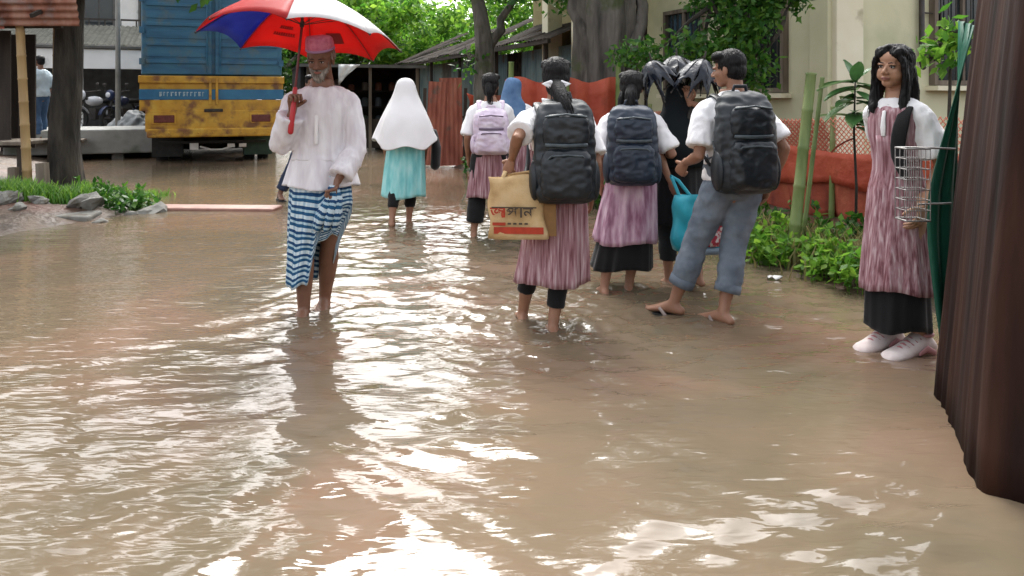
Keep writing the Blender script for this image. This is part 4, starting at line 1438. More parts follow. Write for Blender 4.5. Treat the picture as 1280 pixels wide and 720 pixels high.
    # ---- clothing
    def shirt(p, name, m, z0, ease=.014, sl=.85, slease=.022, flare=0.0, z1=.825, vox=.011, wr=.009, wsc=13, seed=1, hem=0.0, wst=(1, 1, .6), arms=(-1, 1)):
        mb = MB(); H = p.H
        zs = np.linspace(z0 * H, z1 * H, 12)
        rings = []
        for j, z in enumerate(zs):
            e = ease + hem * (1 - j / 11) ** 1.5
            rings.append(p.tor(z, e))
        mb.loft(rings, True, True, True)
        for s in arms:
            ap = p.arm_path(s, .0, sl, 8)
            mb.tube([q for _, q in ap], [p.arm_r(t) + slease * (.3 + .7 * min(t / .6, 1)) + flare * (t / sl) ** 3 for t, _ in ap], 14, round_caps=False)
            mb.tube([p.at(s * .045 * H, 0, .80 * H), p.sho[s]], [.034 * p.k + ease, .042 * p.k + slease * .3], 14)
        me = remesh(mb, vox, 4)
        wrinkle(me, wr, wsc, wst, seed)
        wrinkle(me, wr * .45, 21, (1, 1, .4), seed + 3, ridged=True)
        return link(name, me, m, p.root, smooth=True)

    def skirt(p, name, m, prof, pleats=11, amp=.03, n=88, seed=0, solid=.004, drop=None, sway=(0, 0), parent=None, nz=22):
        """Open skirt or tunic: prof = [(z, rx, ry)] from top to hem in metres."""
        zs = [q[0] for q in prof][::-1]; xs = [q[1] for q in prof][::-1]; ys = [q[2] for q in prof][::-1]
        zt, zb = prof[0][0], prof[-1][0]
        kn = (p.knee[-1] + p.knee[1]) / 2
        rings = []; vs = []
        for j in range(nz + 1):
            z = lerp(zt, zb, j / nz)
            rx, ry = interp(z, zs, xs), interp(z, zs, ys)
            t = j / nz
            c = p.at(0, 0, z)
            if z < .5 * p.H:
                u = (.5 * p.H - z) / (.25 * p.H)
                c = c + Vector((kn.x * .8 * min(u, 1.6), kn.y * .55 * min(u, 1.6), 0))
            c = c + Vector((sway[0] * t, sway[1] * t, 0))
            ring = []
            for i in range(n):
                th = 2 * math.pi * i / n
                ph = 1.7 * noise.noise(Vector((math.cos(th) * 1.5, math.sin(th) * 1.5, seed))) * 2
                f_ = 1 + amp * (t ** .8) * (math.sin(pleats * th + ph + .6 * t) + .45 * math.sin(2.3 * pleats * th + seed)) + .05 * t * noise.noise(Vector((math.cos(th) * 2, math.sin(th) * 2, z * 3 + seed)))
                dz = 0 if drop is None else drop(th) * t
                ring.append(Vector((c.x + rx * f_ * math.cos(th), c.y + ry * f_ * math.sin(th), c.z + dz + .012 * t * math.sin(3 * th + seed))))
            rings.append(ring); vs.append(z)
        mb = MB(); mb.loft(rings, True, us=2 * math.pi * prof[-1][1], vs=vs)
        return mb.build(name, m, parent or p.root, smooth=True, solid=solid, offset=1)

    def trousers(p, name, m, t1=1.7, ease=.014, end=.02, vox=.011, wr=.006, wsc=10, seed=2, z1=.6, wst=(1, 1, 1.4)):
        mb = MB(); H = p.H
        zs = np.linspace(.455 * H, z1 * H, 7)
        mb.loft([p.tor(z, ease) for z in zs], True, True, True)
        tt = t1 if isinstance(t1, (tuple, list)) else (t1, t1)
        for s, t_ in zip((-1, 1), tt):
            lp = p.leg_path(s, 0, t_, 12)
            mb.tube([q for _, q in lp], [max(p.leg_r(t), p.leg_r(1.0) * (.9 if t > 1 else 1)) + lerp(ease, end, max((t - .6) / (t_ - .6), 0)) for t, _ in lp], 16, round_caps=False)
        me = remesh(mb, vox, 3)
        wrinkle(me, wr, wsc, wst, seed)
        return link(name, me, m, p.root, smooth=True)

    def hair(p, style='short', m=None, seed=0):
        mb = MB()
        mb.ell((0, -.022, .037), (.081, .092, .084), 26, 18)
        mb.ell((0, -.045, -.012), (.073, .064, .075), 22, 14)
        if style != 'short':
            mb.ell((0, -.055, -.06), (.060, .048, .06), 18, 12)
            for s in (-1, 1):
                mb.ell((s * .062, -.01, .01), (.02, .05, .055), 14, 10)
        for s in (-1, 1):
            mb.ell((s * .045, .035, .078), (.045, .045, .032), 14, 10)
        mb.xf(p.HM)
        me = remesh(mb, .007, 2)
        wrinkle(me, .0032, 85, (1, 1, .22), seed, ridged=True)
        # loose strands
        st_ = MB(); rs = np.random.default_rng(seed + 5)
        for i in range(46):
            a = rs.random() * 6.28; b = .2 + 1.1 * rs.random()
            q0 = Vector((math.cos(a) * math.sin(b) * .083, -.022 + math.sin(a) * math.sin(b) * .094, .037 + math.cos(b) * .086))
            if q0.y > .05 and q0.z < .08:
                continue
            dv = Vector((math.cos(a), math.sin(a), -.6 + .5 * rs.random())).normalized()
            st_.tube([q0, q0 + dv * .014, q0 + dv * .024 + Vector((0, 0, -.012))], [.0016, .0012, .0005], 3, round_caps=False, cap=False)
        st_.xf(p.HM)
        join_meshes(me, st_)
        p.hairo = link('hair', me, m or HAIR, p.root, smooth=True)
        return p.hairo

    def lock(p, pts, r, name='hair_lock', seed=0, n=14, head=True, m=None, ns=14):
        """A tail or lock of hair made of a core and loose strands."""
        mb = MB()
        P_ = [p.HM @ Vector(q) for q in pts] if head else [Vector(q) for q in pts]
        mb.tube(P_, r, n)
        mb.v = [tuple(Vector(q) + Vector((1, 1, .2)) * (.006 * noise.noise(Vector(q) * 40 + Vector((seed, 0, 0))))) for q in mb.v]
        rs = np.random.default_rng(seed)
        for i in range(ns):
            pp = []
            a = rs.random() * 6.28
            rr = r if isinstance(r, list) else [r] * len(P_)
            for j, q in enumerate(P_):
                e = rr[j][0] if isinstance(rr[j], tuple) else rr[j]
                pp.append(q + Vector((math.cos(a) * e * 1.05, math.sin(a) * e * 1.05, 0)) + Vector(rs.normal(size=3)) * .004 * j)
            pp.append(pp[-1] + Vector((rs.normal() * .01, rs.normal() * .01, -.03 - .03 * rs.random())))
            mb.tube(pp, .003, 4, round_caps=False)
        return mb.build(name, m or HAIR, p.root, smooth=True)

    def bow(p, c, size, m):
        mb = MB()
        for s in (-1, 1):
            mb.tube([(c[0], c[1], c[2]), (c[0] + s * size * .5, c[1] - .012, c[2] + size * .22), (c[0] + s * size, c[1] - .006, c[2] + size * .1), (c[0] + s * size * .5, c[1] - .012, c[2] - size * .12), (c[0], c[1], c[2])],
                    [(.006, .012), (.009, .02), (.008, .022), (.009, .018), (.006, .012)], 8)
            mb.tube([(c[0], c[1], c[2]), (c[0] + s * size * .35, c[1] - .015, c[2] - size * .7)], [(.006, .010), (.004, .014)], 6)
        mb.ell(c, (.014, .014, .012), 8, 6)
        mb.xf(p.HM)
        return mb.build('ribbon_bow', m, p.root, smooth=True)

    def sandals(p, m, m2):
        for s in (-1, 1):
            M = p.footM(s) @ Matrix.Scale(p.k, 4)
            mb = MB(); rings = []
            for (y, w) in ((-.08, .012), (-.07, .03), (-.03, .036), (.04, .036), (.10, .05), (.16, .047), (.19, .03), (.2, .01)):
                rings.append([V(-w, y, -.063), V(w, y, -.063), V(w, y, -.078), V(-w, y, -.078)])
            mb.loft(rings, True, True, True); mb.xf(M); so = mb.build('sandal', m, p.root, bevel=.003)
            mb = MB()
            for q in (-1, 1):
                mb.tube([V(q * .046, .03, -.066), V(q * .04, .07, -.03), V(.0, .118, -.034), V(-.002, .13, -.064)], [(.011, .0035), (.010, .0035), (.008, .004), (.005, .004)], 8, ref=(0, 1, 0))
            mb.xf(M); mb.build('strap', m2, so, smooth=True)

    def shoes(p, m, m2):
        for s in (-1, 1):
            M = p.footM(s) @ Matrix.Translation((0, .01, .026)) @ Matrix.Scale(p.k * 1.14, 4)
            mb = MB()
            mb.tube([V(0, -.066, -.030), V(0, -.03, -.012), V(0, .02, -.006), V(0, .07, -.024), V(0, .12, -.038), V(0, .165, -.044), V(0, .19, -.047), V(0, .20, -.052)],
                    [(.030, .034), (.038, .05), (.043, .052), (.047, .038), (.052, .030), (.050, .027), (.042, .022), (.030, .015)], 16)
            mb.xf(M); sh_ = mb.build('shoe', m, p.root, smooth=True)
            for q in (-1, 1):
                mb = MB(); mb.tube([V(q * .045, -.045, -.045), V(q * .0475, .01, -.018), V(q * .049, .06, -.035)], [(.012, .003), (.016, .003), (.008, .003)], 8, ref=(0, 0, 1)); mb.xf(M); mb.build('side_patch', mat('shoe_patch_pink', (.5, .24, .25), rough=.7), sh_, smooth=True)
            mb = MB(); mb.tube([V(.036 * math.cos(a), -.025 + .036 * math.sin(a), .034) for a in np.linspace(0, 2 * math.pi, 15)], .008, 6); mb.xf(M); mb.build('ankle_collar', mat('shoe_patch_pink', (.5, .24, .25), rough=.7), sh_, smooth=True)
            mb = MB(); rings = []
            for (y, w) in ((-.092, .018), (-.08, .036), (-.03, .044), (.05, .046), (.11, .054), (.17, .048), (.205, .03), (.215, .012)):
                rings.append([V(-w, y, -.052), V(w, y, -.052), V(w, y, -.078), V(-w, y, -.078)])
            mb.loft(rings, True, True, True); mb.xf(M); mb.build('sole', m2, sh_, bevel=.006)
            mb = MB()
            for i in range(5):
                y = .035 + i * .022; z = .036 - i * .0105
                mb.tube([V(-.03, y - .004, z - .013), V(0, y, z), V(.03, y - .004, z - .013)], .0045, 6)
            mb.xf(M); mb.build('lace', mat('shoe_lace_pink', (.42, .16, .17), rough=.7), sh_, smooth=True)


def sring(cx, cy, z, rx, ry, e=.55, n=28):
    out = []
    for i in range(n):
        th = 2 * math.pi * i / n
        c, s = math.cos(th), math.sin(th)
        out.append(V(cx + rx * math.copysign(abs(c) ** e, c), cy + ry * math.copysign(abs(s) ** e, s), z))
    return out


def backpack(p, label, w, h, dp, zc, m, m2, seed=0, dx=0, dy=0, tilt=0, rotz=0, pale=False, straps=True, group=None):
    """Backpack on p's back: its own thing. Local +y faces the wearer's back."""
    base = p.at(dx, 0, zc - h / 2)
    yb = -interp((zc) / p.H, TOR_Z, TOR_Y) * p.H * p.fit - .022 + dy + p.at(0, 0, zc).y
    loc = p.root.matrix_basis @ V(dx + p.at(0, 0, zc).x, yb, zc - h / 2 + p.dz)
    t = thing('backpack', label, 'backpack', (Matrix.Translation(p.loc) @ Matrix.Rotation(p.rot, 4, 'Z')) @ V(dx + p.at(0, 0, zc).x, yb, zc - h / 2 + p.dz), p.rot + R(rotz), group)
    t.rotation_euler[0] = R(tilt)
    mb = MB()
    prof = [(0, .55), (.015, .8), (.06, .97), (.2, 1.03), (.4, 1.02), (.6, 1.0), (.75, .97), (.86, .90), (.94, .74), (.985, .5), (1.0, .25)]
    rings = []
    for (t_, k) in prof:
        d_ = dp / 2 * (k if t_ > .1 else k) * (1.0 + .12 * (1 - t_)) * (1 if t_ < .8 else .9)
        rings.append(sring(0, -d_, t_ * h, w / 2 * (k ** .7), d_, .62, 32))
    mb.loft(rings, True, True, True)
    me = remesh(mb, .011, 2)
    wrinkle(me, .0065, 9, (1, 1, 1.6), seed, ridged=True)
    link('main_compartment', me, m, t, smooth=True)
    mb = MB()       # front pocket
    ph = h * .46; rings = []
    for (t_, k) in [(0, .5), (.05, .85), (.2, 1), (.6, 1), (.85, .92), (.96, .7), (1, .4)]:
        rings.append(sring(0, -dp * 1.02, h * .06 + t_ * ph, w * .41 * k ** .5, .055 * k, .6, 24))
    mb.loft(rings, True, True, True)
    me = remesh(mb, .010, 2); wrinkle(me, .006, 14, (1, 1, 1.5), seed + 3, ridged=True)
    po = link('front_pocket', me, m, t, smooth=True)
    mb = MB(); yz = -dp * 1.02 - .05
    mb.tube([V(-w * .36, yz + .03, h * .40), V(-w * .25, yz + .0, h * .465), V(0, yz - .004, h * .475), V(w * .25, yz + .0, h * .465), V(w * .36, yz + .03, h * .40)], .006, 6); mb.build('zip', m2, po, smooth=True)
    mb = MB()       # upper panel with a second zip and webbing
    rings = []
    for (t_, k) in [(0, .6), (.1, .9), (.5, 1), (.85, .9), (1, .5)]:
        rings.append(sring(0, -dp * .93, h * .55 + t_ * h * .30, w * .38 * k ** .5, .04 * k, .6, 24))
    mb.loft(rings, True, True, True); me = remesh(mb, .010, 2); wrinkle(me, .006, 14, (1, 1, 1.5), seed + 5, ridged=True)
    up = link('upper_pocket', me, m, t, smooth=True)
    mb = MB(); yz = -dp * .93 - .042
    mb.tube([V(-w * .33, yz + .02, h * .83), V(0, yz + .004, h * .855), V(w * .33, yz + .02, h * .83)], .006, 6); mb.build('zip', m2, up, smooth=True)
    mb = MB(); mb.tube([V(-w * .34, yz + .01, h * .565), V(0, yz - .012, h * .56), V(w * .34, yz + .01, h * .565)], [(.011, .004)] * 3, 6, ref=(0, 0, 1)); mb.build('webbing', m2, t, smooth=True)
    mb = MB(); mb.tube([V(-.045, -.03, h * .97), V(-.035, -.035, h * 1.05), V(.035, -.035, h * 1.05), V(.045, -.03, h * .97)], [(.012, .006)] * 4, 8); mb.build('top_handle', m, t, smooth=True)
    for s in (-1, 1):
        mb = MB(); mb.ell((s * w * .5, -dp * .55, h * .22), (.03, dp * .38, h * .2), 14, 10); mb.build('side_pocket', m, t, smooth=True)
        mb = MB(); mb.tube([V(s * w * .44, -dp * .9, h * .30), V(s * w * .5, -dp * .4, h * .42), V(s * w * .44, -.01, h * .5)], [(.010, .004)] * 3, 6); mb.build('side_strap', m2, t, smooth=True)
    if straps:
        Mt = Matrix.Translation(t.location) @ Matrix.Rotation(p.rot + R(rotz), 4, 'Z')
        Mi = Mt.inverted() @ Matrix.Translation(p.loc) @ Matrix.Rotation(p.rot, 4, 'Z')
        H = p.H
        ry = interp(.74, TOR_Z, TOR_Y) * H
        for s in (-1, 1):
            pts = [p.at(s * .06 * H, -ry - .02, min(.79 * H, (zc + h / 2) * 1.0 - .04)), p.at(s * .066 * H, -.04, .822 * H), p.at(s * .068 * H, .005, .832 * H), p.at(s * .074 * H, ry * .8, .80 * H), p.at(s * .085 * H, ry + .035, .72 * H), p.at(s * .098 * H, ry * .8, .62 * H), p.at(s * .112 * H, -ry * .6, .58 * H)]
            mb = MB(); mb.tube([Mi @ q for q in pts], [(.026, .009)] * 5 + [(.014, .006)] * 2, 10, ref=(1, 0, 0)); mb.build('shoulder_strap', m, t, smooth=True)
    return t

# ---- old man under the umbrella
man = Person('elderly bearded man in white kurta, pink cap and lifted checked lungi wading forward', -1.15, 4.6, 1.69, 180,
             [(*G(406, 380)[:2], .012, 4, 0), (*G(380, 391)[:2], .0, 0, 0)],
             [(P(421, 228, 4.40), (-.8, -.7, .1), (.2, .3, -1), (.9, .6, 0), 70), (P(366, 137, 4.425), (.45, -.5, -1.0), (-.15, .3, 1), (-.8, .8, 0), 78)],
             yaw=-3, pitch=20, thick=1.1, skin=SKIN_D, broad=1.03, hvox=.0048, lean=(0, .02))
# his left is local -x (the lungi hand), his right is local +x (the umbrella hand)
man.skirt('kurta_tail', KURTA, [(1.07, .14, .104), (.98, .176, .138), (.90, .20, .160), (.80, .226, .184)], pleats=8, amp=.04, seed=6)
man.shirt('kurta', KURTA, .565, ease=.016, sl=1.84, slease=.022, flare=.03, wr=.011, wsc=6.5, seed=3, hem=.02, z1=.822, vox=.009, wst=(1.5, 1.5, .3))
mb = MB(); mb.tube([man.at(-.002, .105, 1.33), man.at(0, .13, 1.22), man.at(0, .138, 1.06)], [(.012, .003)] * 3, 8); mb.build('placket', WHITE_CL, man.root, smooth=True)
mb = MB()
for i in range(15):
    a = R(-150 + 300 * i / 14)
mb.tube([man.at(.062 * math.sin(R(a)), .012 + .064 * math.cos(R(a)), 1.385 + .02 * -math.cos(R(a))) for a in range(-160, 161, 20)], [(.013, .006)] * 17, 8, ref=(0, 0, 1)); mb.build('collar', WHITE_CL, man.root, smooth=True)
LUNGI = stripes('lungi_check', 1, [(.56, .66, .70), (.012, .06, .15), (.42, .56, .62), (.016, .09, .19)], [.30, .24, .20, .26], .072, noise_amt=.02, axis2=0, cols2=[(1, 1, 1), (.45, .6, .75), (1, 1, 1), (.7, .8, .9)])
rings = []; vs = []
nn = 110
for j in range(27):
    t = j / 26
    ring = []
    for i in range(nn):
        th = 2 * math.pi * i / nn
        c, s = math.cos(th), math.sin(th)
        u = min(max((c + .52) / .36, 0), 1); u = u * u * (3 - 2 * u)
        if s < -.2:
            u = max(u, .55)
        zh = lerp(.50, .215, u) + .02 * math.sin(5 * th)
        z = lerp(.87, zh, t)
        rx = lerp(.184, .130 + .03 * (1 - u), t ** 1.3); ry = lerp(.145, .135, t)
        cx = .055 * t ** 1.2 - .0
        fold = 1 + .05 * t * math.sin(9 * th + 3 * t) + .035 * math.sin(17 * th + 4 * t) * min(t * 2, 1)
        pull = max(0, 1 - abs(t - .38) / .3) * max(0, -c * .75 + s * .35) * .045
        ring.append(V(cx + (rx * fold + pull) * c + .02 * t, .015 + (ry * fold + pull) * s, z + (.035 * c * math.sin(t * 3.1)) ))
    rings.append(ring)
mb = MB()
mb.loft(rings, True, us=1.15)
lo = mb.build('lungi', LUNGI, man.root, smooth=True, solid=.004, offset=1)
mb = MB()       # the bunch of cloth gathered in the fist
hp = man.wri[-1] + man.hand[-1][0] * .07
for k in range(7):
    a = k * .9
    mb.tube([hp + V(.018 * math.cos(a), .018 * math.sin(a), .04), hp + V(.03 * math.cos(a), .03 * math.sin(a), -.03), hp + V(.055 * math.cos(a) + .03, .03 * math.sin(a), -.13), hp + V(.06 * math.cos(a) + .055, .03 * math.sin(a) - .02, -.20)], [.014, .022, .028, .018], 9)
    # striped like the rest of the lungi
mb.build('gathered_cloth', LUNGI, lo, smooth=True)
CAP = mat('pink_prayer_cap', [(.52, .13, .24), (.66, .24, .36)], scale=40, rough=.85, bump=.5, bscale=150)
mb = MB()
mb.loft([[V(.083 * k * math.cos(2 * math.pi * i / 32), -.014 + .1 * k * math.sin(2 * math.pi * i / 32), z + (.012 if math.sin(2 * math.pi * i / 32) > 0 else -.004)) for i in range(32)] for z, k in ((.047, 1.0), (.05, 1.02), (.095, .985), (.118, .93), (.127, .8), (.130, .4), (.130, .05))], True, False, True)
mb.xf(man.HM); mb.build('cap', CAP, man.root, smooth=True, solid=.004)
mb = MB(); mb.tube([(.084 * math.cos(2 * math.pi * i / 24), -.014 + .101 * math.sin(2 * math.pi * i / 24), .055 + (.008 if math.sin(2 * math.pi * i / 24) > 0 else 0)) for i in range(25)], [(.003, .008)] * 25, 6); mb.xf(man.HM)
mb.build('cap_band', mat('cap_band_violet', (.33, .2, .36), rough=.8), man.root, smooth=True)
bd_ = MB()      # short beard round the jaw, longer at the chin
rs = np.random.default_rng(3)
for i in range(420):
    a = rs.uniform(-1.25, 1.25)
    x = .060 * math.sin(a); y = .018 + .064 * math.cos(a)
    z = -.078 + .055 * abs(math.sin(a)) ** 1.5 + rs.normal() * .008
    L = lerp(.045, .014, min(abs(a) / 1.1, 1)) * (.6 + .7 * rs.random())
    q0 = V(x * .93, y * .94, z)
    bd_.tube([q0, q0 + V(x * .12, .010, -L * .6), q0 + V(x * .05 + rs.normal() * .004, .008, -L * 1.2)], [.0042, .0034, .001], 4, round_caps=False)
for i in range(70):
    x = rs.uniform(-.026, .026); q0 = V(x, .087 - abs(x) * .2, -.047)
    bd_.tube([q0, q0 + V(x * .3, .005, -.010)], [.0022, .001], 3, round_caps=False)
bd_.xf(man.HM); bd_.build('beard', BEARD, man.root, smooth=True)
sh_ = MB()
for s in (-1, 1):
    for i in range(80):
        q0 = V(s * (.068 + rs.random() * .006), -.06 + .075 * rs.random(), -.005 + .045 * rs.random())
        sh_.tube([q0, q0 + V(s * .005, -.004, -.02)], [.003, .001], 3, round_caps=False)
sh_.xf(man.HM); sh_.build('hair', BEARD, man.root)

# the umbrella
U_RED = mat('umbrella_red', [(.50, .018, .02), (.62, .04, .035)], scale=5, rough=.55, transl=.55)
U_WHT = mat('umbrella_white', [(.72, .70, .70), (.8, .78, .78)], scale=5, rough=.55, transl=.4)
U_BLU = mat('umbrella_blue', [(.02, .05, .32), (.05, .10, .42)], scale=5, rough=.55, transl=.5)
U_MAR = mat('umbrella_print', [(.26, .01, .015), (.32, .015, .02)], scale=5, rough=.6, transl=.35)
U_POLE = mat('umbrella_pole', [(.10, .012, .012), (.15, .02, .02)], scale=9, rough=.35)


def umbrella(label, rim_c, axis, spin, rad, dome, mats_fn, handle_to, name='umbrella', npan=8, fold=0.0, text=False, shaft_mat=None, grip=None, crumple=0):
    ax = Vector(axis).normalized()
    xx = (Vector((1, 0, 0)) - ax * ax.x).normalized()
    q = Matrix((xx, ax.cross(xx), ax)).transposed().to_quaternion()
    t = thing(name, label, 'umbrella', Vector(rim_c) - ax * handle_to)
    t.rotation_mode = 'QUATERNION'; t.rotation_quaternion = q
    z0 = handle_to
    ns, nr = 8, 10

    def pt(a, r, sag=0):
        zz = dome * (1 - (r ** 1.9)) - sag
        return V(math.cos(a) * rad * r, math.sin(a) * rad * r, z0 + zz)
    for k in range(npan):
        a0 = spin + 2 * math.pi * k / npan; a1 = a0 + 2 * math.pi / npan
        rings = []; vs = []
        for j in range(nr + 1):
            r = max(j / nr, .03)
            ring = []
            for i in range(ns + 1):
                u = i / ns
                a = lerp(a0, a1, u)
                chord = math.cos(math.pi / npan) / math.cos((u - .5) * 2 * math.pi / npan)
                rr = r * (chord if r > .1 else 1) * (1 - .035 * r * r * math.sin(math.pi * u))
                if fold:
                    rr *= 1 - fold * math.sin(math.pi * u) * r * .8
                ring.append(pt(a, rr, .012 * math.sin(math.pi * u) * r))
            rings.append(ring); vs.append(r)
        if crumple:
            rings = [[q + V(noise.noise(q * 14 + V(k, 0, 0)), noise.noise(q * 14 + V(0, 9, k)), .8 * noise.noise(q * 11 + V(5, k, 0))) * crumple * min(vs[j] * 1.5, 1) for q in r_] for j, r_ in enumerate(rings)]
        mb = MB(); mb.loft(rings, False, vs=vs)
        ms = mats_fn(k)
        if len(ms) == 2:
            for fi in range(len(mb.mi)):
                mb.mi[fi] = 1 if (fi // ns) >= int(nr * ms[1][1]) else 0
            pm = [ms[0], ms[1][0]]
        else:
            pm = [ms[0]]
        pan = mb.build('canopy_panel', pm, t, smooth=True, solid=.0015)
        if text and k in text:
            # worn print on the panel: a few short strokes that cannot be read any more, and one square emblem
            rs = np.random.default_rng(k)
            tm = MB(); am = (a0 + a1) / 2
            for row in range(2 if text[k] == 'words' else 0):
                r = .74 - row * .09
                n_ = 9 - row * 3
                for i in range(n_):
                    a = am + (i - n_ / 2) * .035
                    p_ = pt(a, r * .985, .016)
                    tn = V(-math.sin(a), math.cos(a), 0)
                    rd = (pt(a, r * .985 + .03, .016) - p_).normalized()
                    n3 = tn.cross(rd)
                    M3 = Matrix((tn, rd, n3)).transposed()
                    tm.box(p_, (.010, .02 + .008 * rs.random(), .0015), M3); tm.box(p_ + rd * .012, (.018, .005, .0016), M3)
            if text[k] == 'words':
                tm.build('print', U_MAR, pan)['kind'] = 'stuff'
            if text[k] == 'emblem':
                p_ = pt(am, .72, .018); tn = V(-math.sin(am), math.cos(am), 0); rd = (pt(am, .75, .018) - p_).normalized()
                tm.box(p_, (.10, .09, .0015), Matrix((tn, rd, tn.cross(rd))).transposed())
                tm.build('emblem', U_MAR, pan)
        mb = MB(); mb.tube([pt(a0, r, .008) for r in np.linspace(.05, 1.0, 8)], 0.0026, 5); mb.build('rib', IRON, t, smooth=True)
        mb = MB(); mb.tube([V(0, 0, z0 + dome * .35), pt(a0, .5, .012)], .0028, 5); mb.build('stretcher', IRON, t, smooth=True)
        mb = MB(); mb.ell(pt(a0, 1.005, 0), (.006, .006, .006), 6, 5); mb.build('rib_tip', IRON, t, smooth=True)
    mb = MB(); mb.tube([V(0, 0, .0), V(0, 0, z0 + dome)], .0075, 8); mb.build('shaft', shaft_mat or U_POLE, t, smooth=True)
    mb = MB(); mb.tube([V(0, 0, z0 + dome * .33), V(0, 0, z0 + dome * .40)], .014, 8); mb.build('runner', IRON, t, smooth=True)
    mb = MB(); mb.tube([V(0, 0, z0 + dome - .01), V(0, 0, z0 + dome + .05)], [.009, .005], 8); mb.build('ferrule', IRON, t, smooth=True)
    mb = MB(); mb.tube([V(0, 0, -.19), V(0, 0, -.08), V(0, 0, .06)], [.017, .016, .014], 10); mb.build('handle', grip or U_POLE, t, smooth=True)
    return t


def pan_red(k):
    # panels count anticlockwise from the wearer's left; most are red, the ones to the front white
    return {0: (U_RED, (U_RED, .5)), 1: (U_RED, (U_RED, .5)), 2: (U_RED, (U_RED, .5)), 3: (U_RED, (U_BLU, .5)),
            4: (U_WHT, (U_RED, .4)), 5: (U_WHT, (U_RED, .5)), 6: (U_WHT, (U_WHT, .5)), 7: (U_WHT, (U_WHT, .5))}[k]


umbrella('red and white umbrella with one blue panel held over the bearded man', (-1.24, 4.45, 1.612), (.065, .14, .98), R(9), .585, .29, pan_red, .34, text={1: 'emblem', 2: 'words'}, grip=mat('umbrella_grip_red', (.42, .02, .025), rough=.4))

# ---- girl in white headscarf
hij = Person('girl in long white headscarf and turquoise dress wading away', -1.10, 7.85, 1.47, 8,
             [(*G(490, 282)[:2], 0, 0, 0), (*G(511, 277)[:2], 0, 0, 0)], [None, None], face=False)
TURQ = mat('turquoise_cotton', [(.16, .50, .52), (.26, .62, .62), (.4, .7, .7)], scale=22, stretch=(1, 1, .25), rough=.85, bump=.2, bscale=200, spec=.2)
hij.trousers('trousers', BLACK_CL, 1.62, .012, .012, vox=.014)
hij.skirt('dress', TURQ, [(1.02, .17, .13), (.8, .185, .155), (.3, .215, .185)], pleats=9, amp=.05, seed=4)
prof = [(1.475, .015), (1.468, .05), (1.44, .082), (1.38, .10), (1.30, .118), (1.2, .17), (1.08, .228), (.95, .285), (.87, .318)]
rings = []
for z, r in prof:
    rings.append([V(r * (1.0 + (.05 * math.sin(7 * th + z * 5) + .028 * math.sin(17 * th + 4 * math.sin(3 * th)) if z < 1.32 else .012 * math.sin(9 * th))) * math.cos(th), -.01 + r * .78 * math.sin(th) - (.03 if z < 1.2 else 0),
                    z - (.09 * max(0, -math.sin(th)) if z < 1.0 else 0) - (.03 * math.sin(5 * th) if z < .9 else 0)) for th in [2 * math.pi * i / 64 for i in range(64)]])
mb = MB(); mb.loft(rings, True, True, False); mb.build('headscarf', mat('white_scarf', [(.78, .76, .76), (.86, .85, .85)], scale=5, rough=.8, bump=.15, bscale=160, transl=.1), hij.root, smooth=True, solid=.005, sub=1)
mb = MB(); mb.tube([V(.30, .08, .62), V(.31, .08, .80), V(.29, .07, .97)], [(.05, .12), (.05, .14), (.03, .08)], 14); o = mb.build('shoulder_bag', BLACK_CL, smooth=True, loc=hij.loc)
tag(o, 'black shoulder bag at the hip of the girl in the white headscarf', 'bag')

# ---- schoolgirls walking away
g3 = Person('schoolgirl in pink tunic carrying a pale lilac backpack', -.20, 7.1, 1.56, 3,
            [(*G(592, 294)[:2], 0, 0, 0), (*G(622, 292)[:2], 0, 0, 0)], [None, (P(640, 196, 7.35),)], yaw=-12, face=False)
g3.trousers('trousers', BLACK_CL, 1.7, .03, .04, vox=.014)
g3.skirt('tunic', PINK_CL, [(1.12, .158, .12), (.92, .15, .125), (.78, .168, .145), (.40, .205, .17)], pleats=10, amp=.05, seed=8)
g3.shirt('blouse', WHITE_CL, .66, ease=.022, sl=.95, slease=.03, flare=.01, vox=.013, seed=6)
g3.hair('long', seed=3)
g3.lock([(0, -.10, .0), (.01, -.13, -.07), (.01, -.12, -.15)], [.03, .032, .015], 'ponytail', 4)
LILAC = mat('lilac_nylon', [(.46, .36, .48), (.62, .52, .63), (.72, .66, .73)], scale=8, rough=.6, bump=.3, bscale=20, bdist=.02)
backpack(g3, 'pale lilac backpack worn by the girl beside the white headscarf', .32, .42, .14, 1.02, LILAC, mat('lilac_trim', (.16, .12, .17), rough=.6), 5, straps=True)

bl = Person('person with a faded blue headscarf hidden between two schoolgirls', .07, 8.1, 1.54, 5,
            [(*G(625, 268)[:2], 0, 0, 0), (*G(650, 270)[:2], 0, 0, 0)], [None, None], roll=10, face=False, lean=(-.1, 0))
BLUEC = mat('faded_blue_cotton', [(.07, .14, .27), (.14, .24, .40)], scale=9, rough=.85, bump=.25, bscale=200, spec=.2)
bl.trousers('trousers', BLACK_CL, 1.75, .02, .03, vox=.015)
bl.skirt('tunic', PINK_CL, [(1.13, .16, .12), (.85, .17, .14), (.5, .21, .17)], pleats=9, amp=.05, seed=18)
bl.shirt('blouse', WHITE_CL, .64, ease=.02, sl=1.0, slease=.025, vox=.014, seed=16)
rings = []
for z, rx, ry in ((.115, .02, .02), (.11, .055, .06), (.085, .085, .092), (.04, .097, .105), (-.03, .098, .108), (-.10, .11, .11), (-.17, .15, .12), (-.25, .19, .14), (-.31, .20, .15)):
    rings.append([V(rx * math.cos(th) + (.05 if z < -.1 else 0), -.02 + ry * math.sin(th) * (1 + .04 * math.sin(6 * th)), z) for th in [2 * math.pi * i / 40 for i in range(40)]])
mb = MB(); mb.loft(rings, True, True, False); mb.xf(bl.HM); mb.build('headscarf', BLUEC, bl.root, smooth=True, solid=.004, sub=1)

